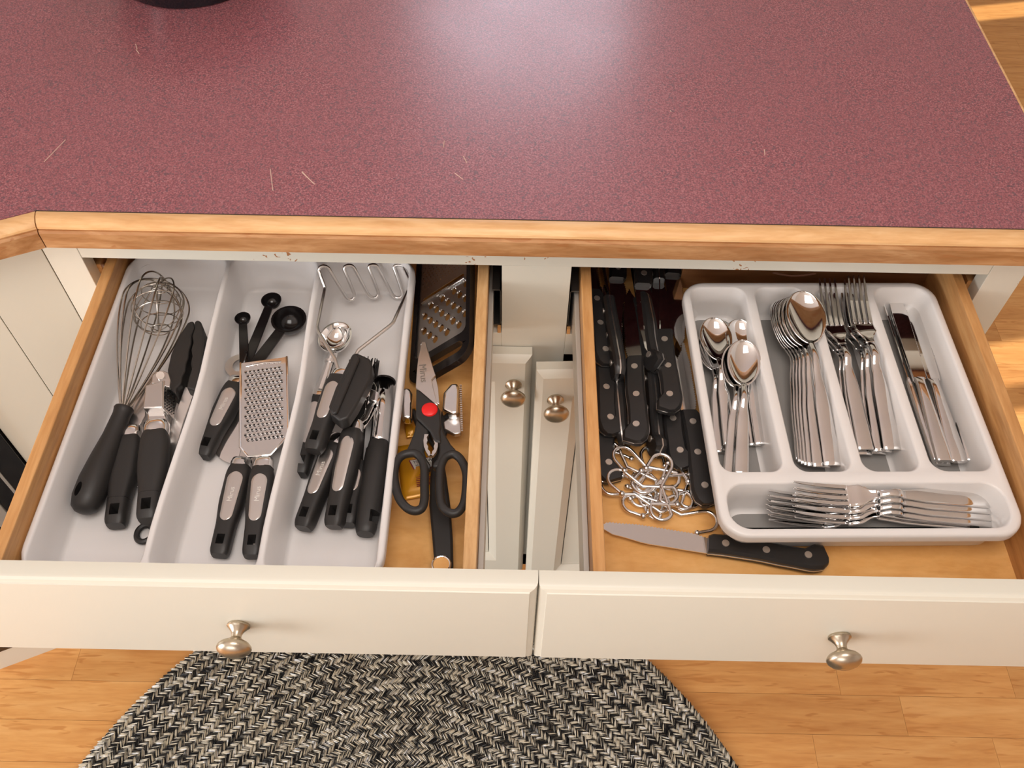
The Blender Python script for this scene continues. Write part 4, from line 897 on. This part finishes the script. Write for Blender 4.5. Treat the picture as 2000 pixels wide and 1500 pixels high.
kp = [(688, 690), (697, 688), (723, 700), (728, 715), (724, 738), (697, 790), (680, 816), (664, 822), (645, 806), (642, 792), (655, 756)]
kz = 0.812
K_ = [at(x, y, kz) - o_ for x, y in kp]
wpoly('turning_knob', kp, kz, 0.017, 'black', co, 0.0030, seg=3)
wpoly('knob_ridge', [(690, 693), (699, 692), (703, 700), (658, 806), (650, 808), (645, 800)], kz + 0.0035, 0.0045, 'black', co, 0.0016, seg=2)
MB().tube([at(690, 765, 0.797) - o_, at(690, 765, 0.782) - o_], 0.0055, 14).build('shaft', 'chrome', co)
# --- apple corer
r0, r1 = at(713, 1044, 0.766), at(741, 862, 0.768); Mk = frame(r0, r1); ac = empty('apple_corer', Mk, 'apple corer with a split steel tube and a thick round black handle', 'corer'); Lk = (r1 - r0).length
hk = MB().rings([sup(w_, w_ * 0.95, y, 24, 2.3) for y, w_ in ((0, 0.016), (0.002, 0.0185), (0.006, 0.0205), (0.03, 0.0235), (0.07, 0.0255), (Lk - 0.012, 0.0245), (Lk - 0.010, 0.0225), (Lk - 0.002, 0.0205), (Lk, 0.017))]).build('handle', 'black', ac, angle=50)
cut(hk, [MB().box(0.0035, 0.03, 0.010, 0.0225, -0.0045, 0.03)])
te = loc_px(Mk, 752, 745, 0.772)
rs = []
for u in (0, 0.08, 0.5, 1.0):
    y = Lk - 0.004 + (te.y - Lk + 0.004) * u; rr2 = 0.0098; rs.append([(te.x * u + rr2 * math.cos(math.radians(a)), y, te.z * u + rr2 * math.sin(math.radians(a))) for a in range(-60, 261, 16)])
MB().rings(rs, False, False, False).build('coring_tube', 'chrome', ac, thick=0.0008)
MB().tube([(te.x + 0.0106 * math.cos(a), te.y, te.z + 0.0106 * math.sin(a)) for a in (2 * math.pi * k / 28 for k in range(28))], 0.0012, 6, True).build('cutting_rim', 'gloss', ac)
# --- potato masher
h0, h1 = at(612, 882, 0.788), at(664, 738, 0.797); Mm = Matrix.Translation(h0); pm = empty('potato_masher', Mm, 'potato masher with zigzag wire foot and black inlaid handle', 'masher')
sub_ = soft_handle(pm, (h1 - h0).length, 0.0190, 0.0245, 0.0195, True, False); sub_.matrix_local = Mm.inverted() @ frame(h0, h1, -10); Lm = (h1 - h0).length
MB().rings([sup(0.0205, 0.0170, Lm - 0.001, 20, 2.6), sup(0.0205, 0.0170, Lm + 0.004, 20, 2.6), sup(0.019, 0.0155, Lm + 0.007, 20, 2.6)]).build('ferrule', 'chrome', sub_, angle=50)
zz = [(622.5, 528), (625, 522), (631, 519.6), (637, 520.5), (642, 524), (674, 578), (678, 583), (683, 586), (689, 585), (692.5, 580), (692, 574), (672, 526), (674, 520.5), (679.5, 518), (686, 518.5), (691, 522), (719, 575), (724, 580), (730, 582), (736, 580.5), (739, 575), (738, 569), (720, 522), (722, 518.5), (728, 517), (733, 517.5), (737, 520.5), (767, 576.5), (771, 580.5), (776.6, 582), (783, 580.5), (786, 576.5), (785, 570), (769, 522), (771, 518.5), (777.5, 517), (783, 517.5), (788, 520.5)]
mo_ = pm.matrix_world.translation
def zig(y): return 0.757 + (582 - y) / 65 * 0.036
P = [at(x, y, zig(y) + 0.024 * max(0, 1 - (x - 622) / 150)) - mo_ for x, y in zz]
b1_, b2_ = at(635, 562, 0.799) - mo_, at(803, 552, 0.790) - mo_
hl = Mm.inverted() @ (h1 + (h1 - h0).normalized() * 0.006)
armL = [hl + V((-0.003, 0, 0)), at(655, 702, 0.799) - mo_, at(622, 648, 0.797) - mo_, at(620, 638, 0.796) - mo_, at(634, 566, 0.800) - mo_]
armR = [at(801, 558, 0.794) - mo_, at(768, 630, 0.806) - mo_, at(762, 636, 0.806) - mo_, at(700, 684, 0.803) - mo_, hl + V((0.004, 0, 0))]
full = armL + [b1_] + P + [b2_] + armR
sm_ = []
for i in range(len(full) - 1): sm_ += [full[i].lerp(full[i + 1], k / 3) for k in range(3)]
sm_.append(full[-1])
MB().tube(sm_, 0.0020, 10).build('wire_foot', 'satin', pm)

# ================================================================== LOOSE THINGS BESIDE THE TRAY
# --- leaning flat grater in black frame
gA = V((-0.1120, 0.5960, 0.7505)); gX = (V((-0.0455, 0.6000, 0.8080)) - gA).normalized(); gY = V((0.0, 1.0, 0.0)); gY = (gY - gX * gY.dot(gX)).normalized(); gZ = gX.cross(gY)
Mgr = Matrix((gX, gY, gZ)).transposed().to_4x4(); Mgr.translation = gA
fg = empty('flat_grater', Mgr, 'flat steel grater in a black plastic frame leaning on the drawer side', 'grater')
GW = 0.0905; GLn = 0.225; pl0 = 0.037
mb = MB(); O = rrect(0, GW, 0, GLn, 0.020, 0.0, 7); I1 = rrect(0.0085, GW - 0.0095, 0.012, pl0 - 0.010, 0.009, 0.0, 6); I2 = rrect(0.0060, GW - 0.0060, pl0, GLn - 0.008, 0.008, 0.0, 5)
for z_, fl_ in ((0.004, 1), (-0.004, 0)):
    v, f = fill_with_holes([(x, y, z_) for x, y, _ in O], [[(x, y, z_) for x, y, _ in I1], [(x, y, z_) for x, y, _ in I2]]); b = len(mb.v); mb.v += v; mb.f += [tuple(b + i for i in q) for q in f]
for lp in (O, I1, I2): mb.rings([[(x, y, 0.004) for x, y, _ in lp], [(x, y, -0.004) for x, y, _ in lp]], True, False, False)
me = mb.mesh('frame'); bm = bmesh.new(); bm.from_mesh(me); bmesh.ops.remove_doubles(bm, verts=bm.verts, dist=1e-5); bmesh.ops.recalc_face_normals(bm, faces=bm.faces); bm.to_mesh(me); bm.free()
put('frame', me, 'gloss', fg, True, 0.0014, 2)
mb = MB(); ho = []
cells = [(0.018 + 0.0182 * k + (0.0091 if r % 2 else 0), pl0 + 0.016 + r * 0.0115) for r in range(6) for k in range(4)]
slot_y = pl0 + 0.090; fine0 = slot_y + 0.018
for x, y in cells: ho.append([(x + 0.0040 * math.cos(a), y + 0.0052 * math.sin(a), 0.0015) for a in (2 * math.pi * k / 10 for k in range(10))])
ho.append(rrect(0.012, GW - 0.012, slot_y - 0.004, slot_y + 0.004, 0.0038, 0.0015, 4))
for r in range(9):
    for k in range(14):
        x = 0.011 + 0.0049 * k + (0.00245 if r % 2 else 0); y = fine0 + r * 0.0052; ho.append([(x + 0.0011 * math.cos(a), y + 0.0011 * math.sin(a), 0.0015) for a in (2 * math.pi * j / 6 for j in range(6))])
v, f = fill_with_holes(rrect(0.0050, GW - 0.0050, pl0 - 0.001, GLn - 0.007, 0.009, 0.0015, 5), ho); mb.v = v; mb.f = f
mb.build('steel_plate', 'satin', fg, False, thick=0.0007)
tm_ = MB()
for x, y in cells: tm_.rings([[(x + 0.0042 * s_ * math.cos(a), y + 0.0054 * s_ * math.sin(a) + (1 - s_) * 0.002, 0.0016 + h) for a in (math.pi * k / 8 for k in range(9))] for s_, h in ((1.0, 0.0), (0.9, 0.0016), (0.62, 0.0024))], False, False, False)
tag(tm_.build('shredding_teeth', 'steel', fg, True), kind='stuff')
MB().tube([(0.012, slot_y - 0.0045, 0.0025), (GW - 0.012, slot_y - 0.0045, 0.0025)], 0.0013, 8).build('slicing_blade', 'chrome', fg)
# --- Y-peeler lying under the scissors
yo = at(862, 1085, 0.752); yp = empty('y_peeler', yo, 'chrome Y-shaped peeler with flat black handle under the scissors', 'peeler')
mb = MB()
hnd = [(838, 985), (845, 1060), (848, 1100), (852, 1120), (884, 1120), (885, 1100), (884, 1050), (880, 990), (872, 930), (862, 870), (846, 870), (840, 930)]
hh = wpoly('handle', hnd, 0.764, 0.010, 'black', yp, 0.0025, seg=2)
oc = at(862, 1103, 0.764) - yo
MB().tube([oc + V((0.0085 * math.cos(a), 0.0085 * math.sin(a), 0.0004)) for a in (2 * math.pi * k / 28 for k in range(28))], 0.0012, 8, True).build('eyelet', 'chrome', hh)
MB().lathe([(0.0003, -0.0002), (0.0078, -0.0002), (0.0078, 0.0006), (0.0003, 0.0006)], Matrix.Translation(oc), 24).build('eyelet_hole', 'ply', hh)
wpoly('arm', [(785, 815), (783, 770), (786, 757), (799, 756), (806, 768), (804, 816)], 0.786, 0.014, 'chrome', yp, 0.003, seg=3)
wpoly('arm', [(863, 800), (866, 766), (880, 748), (894, 747), (898, 760), (896, 806), (884, 808)], 0.788, 0.016, 'chrome', yp, 0.003, seg=3)
wpoly('arm_tip', [(884, 810), (898, 806), (901, 846), (888, 848), (868, 838), (866, 824)], 0.777, 0.006, 'satin', yp, 0.001)
sr = MB()
for k in range(22):
    y = 752 + k * 4.2; a = at(897.5 + 0.12 * k, y, 0.784) - yo; sr.box(a.x, a.x + 0.0022, a.y - 0.0006, a.y + 0.0006, a.z - 0.002, a.z)
tag(sr.build('serrated_edge', 'satin', yp, False), kind='stuff')
wpoly('yoke', [(800, 800), (812, 830), (846, 872), (864, 872), (876, 832), (870, 800), (862, 800), (858, 826), (850, 846), (838, 846), (822, 822), (810, 796)], 0.772, 0.007, 'black', yp, 0.002)
# --- mustard packets
def packet(name, pts, z, label, printed):
    o = V(at(*pts[0], z)); r = empty(name, o, label, 'packet'); P = [at(x, y, z) - o for x, y in pts]     # tl, tr, br, bl
    n = 14; rs = []
    for i in range(n + 1):
        u = i / n; row = []
        for j in range(9):
            v_ = j / 8; p = P[0] * (1 - u) * (1 - v_) + P[1] * (1 - u) * v_ + P[2] * u * v_ + P[3] * u * (1 - v_)
            bul = 0.0042 * (max(0.0, math.sin(math.pi * min(1, max(0, (u - 0.09) / 0.82)))) ** 0.6) * (math.sin(math.pi * v_) ** 0.7) + (0.0006 * math.sin(u * 60) if (u < 0.1 or u > 0.9) else 0.0004 * math.sin(17 * u + 9 * v_))
            row.append(p + V((0, 0, bul)))
        rs.append(row)
    body = MB().rings(rs, False, False, False).build('foil_pouch', 'mustard', r, thick=0.0012)
    if printed:
        def on(u, v_, h=0.0052):
            return P[0] * (1 - u) * (1 - v_) + P[1] * (1 - u) * v_ + P[2] * u * v_ + P[3] * u * (1 - v_) + V((0, 0, h))
        MB().prism([on(0.34, 0.29), on(0.34, 0.99), on(0.60 - 0.06, 0.99), on(0.54, 0.41)], (0, 0, -0.0008)).build('label_border', 'maroon', body, False)
        MB().prism([on(0.35, 0.33, 0.0054), on(0.35, 0.98, 0.0054), on(0.525, 0.98, 0.0054), on(0.525, 0.44, 0.0054)], (0, 0, -0.0008)).build('label_panel', 'label', body, False)
        ax = (on(0.4, 0.9) - on(0.4, 0.5)).normalized(); rot = math.atan2(ax.y, ax.x)
        for s_, u, sz in (('YELLOW', 0.40, 0.0052), ('MUSTARD', 0.465, 0.0036)):
            tx = put('lettering', text_mesh(s_, sz, 0.00005), 'gloss', body, False); tx.matrix_local = Matrix.Translation(on(u, 0.70, 0.0056)) @ Matrix.Rotation(rot, 4, 'Z')
        for k in range(8):
            MB().prism([on(0.60 + 0.032 * k, 0.44, 0.0050), on(0.60 + 0.032 * k, 0.92 - 0.05 * (k % 3), 0.0050), on(0.611 + 0.032 * k, 0.92 - 0.05 * (k % 3), 0.0050), on(0.611 + 0.032 * k, 0.44, 0.0050)], (0, 0, -0.0005)).build('print_line', 'maroon', body, False)
    return r
packet('mustard_packet', [(776, 873), (842, 862), (854, 966), (787, 978)], 0.7485, 'yellow mustard sachet with white label under the scissor loop', True)
packet('mustard_packet', [(789, 800), (812, 798), (814, 852), (794, 856)], 0.7500, 'small mustard sachet end peeking out under the chrome peeler arm', False)
# --- kitchen scissors
so_ = at(838, 800, 0.790); ks = empty('kitchen_scissors', so_, 'black-handled kitchen scissors with a red pivot button', 'scissors')
SZ = 0.796
wpoly('blade', [(824, 667), (831, 668), (838, 692), (846, 718), (851, 733), (843, 741), (846, 757), (855, 792), (846, 786), (812, 757), (814, 725), (817, 698)], SZ, 0.0022, 'satin', ks, 0.0004, seg=1)
wpoly('blade', [(832, 672), (838, 690), (849, 728), (856, 758), (858, 790), (846, 780), (838, 740), (833, 700)], SZ - 0.0026, 0.002, 'satin', ks, 0.0003, seg=1)
tx = put('lettering', text_mesh('Mirus', 0.0108, 0.00005), 'inkdark', ks, False); pA, pB = at(824, 706, SZ) - so_, at(829, 752, SZ) - so_; dd = (pB - pA).normalized()
tx.matrix_local = Matrix.Translation((pA + pB) / 2 + V((0, 0, 0.0003))) @ Matrix.Rotation(math.atan2(dd.y, dd.x), 4, 'Z')
up_ = [(813, 757), (854, 791), (860, 800), (862, 828), (860, 842), (862, 865), (849, 862), (840, 842), (816, 818), (812, 812)]
wpoly('handle_shank', up_, SZ + 0.003, 0.010, 'black', ks, 0.002)
wpoly('handle_shank', [(814, 818), (838, 840), (836, 850), (829, 862), (828, 880), (832, 893), (842, 908), (838, 916), (822, 892), (803, 880), (790, 886), (800, 865), (809, 842)], SZ + 0.001, 0.010, 'black', ks, 0.002)
wpoly('handle_shank', [(862, 828), (868, 845), (880, 866), (896, 884), (884, 886), (868, 892), (862, 902), (856, 912), (846, 912), (844, 906), (854, 895), (858, 880), (857, 862), (852, 850), (846, 842)], SZ + 0.001, 0.010, 'black', ks, 0.002)
def loop(pts, nm, r0):
    P = []; n = len(pts)
    for i in range(n):                                # closed Catmull-Rom
        p = [V(at(*pts[(i + k - 1) % n], SZ - 0.002)) - so_ for k in range(4)]
        for j in range(6):
            t_ = j / 6; P.append(0.5 * ((2 * p[1]) + (p[2] - p[0]) * t_ + (2 * p[0] - 5 * p[1] + 4 * p[2] - p[3]) * t_ ** 2 + (3 * p[1] - p[0] - 3 * p[2] + p[3]) * t_ ** 3))
    return MB().tube(P, r0, 12, True, 1.0).build(nm, 'black', ks)
loop([(797, 886), (812, 886), (823, 896), (829, 915), (829, 945), (829, 975), (824, 992), (811, 998), (795, 992), (780, 974), (772, 947), (770, 922), (775, 902), (784, 891)], 'finger_loop', 0.0043)
loop([(884, 887), (896, 893), (905, 906), (911, 925), (911, 950), (907, 980), (897, 998), (885, 1003), (872, 998), (862, 984), (859, 960), (859, 930), (862, 908), (870, 893)], 'finger_loop', 0.0043)
rb = at(839, 799, SZ + 0.0045) - so_
MB().lathe([(0.0003, -0.003), (0.0082, -0.003), (0.0082, 0.0), (0.0072, 0.0008), (0.0003, 0.0010)], Matrix.Translation(rb), 26).build('pivot_button', 'red', ks, angle=60)
for s_, xs_ in ((1, (829, 827, 828, 832, 837)), (-1, (851, 855, 855, 852, 846))):
    ys_ = (848, 860, 872, 882, 890); out = [(x, y) for x, y in zip(xs_, ys_)]; inn = []
    for k in range(9):
        u = k / 8; i = min(3, int(u * 4)); t_ = u * 4 - i; x = xs_[i] + (xs_[i + 1] - xs_[i]) * t_; y = ys_[i] + (ys_[i + 1] - ys_[i]) * t_; inn.append((x + s_ * (5.5 if k % 2 else 8.0), y))
    wpoly('nutcracker_teeth', out + list(reversed(inn)), SZ + 0.0015, 0.004, 'satin', ks, 0.0)
# --- thing at the back of the cutlery drawer: a curved strap and a thin strip
bs = at(1550, 532, 0.775); st = empty('rolled_cable', bs, 'thin pale cord looping at the dark back of the cutlery drawer', 'cord')
MB().tube([at(x, y, 0.775) - bs for x, y in ((1478, 524), (1498, 529), (1520, 535), (1545, 539), (1570, 538), (1592, 534), (1612, 528), (1622, 520), (1600, 508), (1550, 502), (1500, 508))], 0.0013, 8, True).build('cord_loop', mat('pink_cord', (0.42, 0.22, 0.15), 0.5), st)
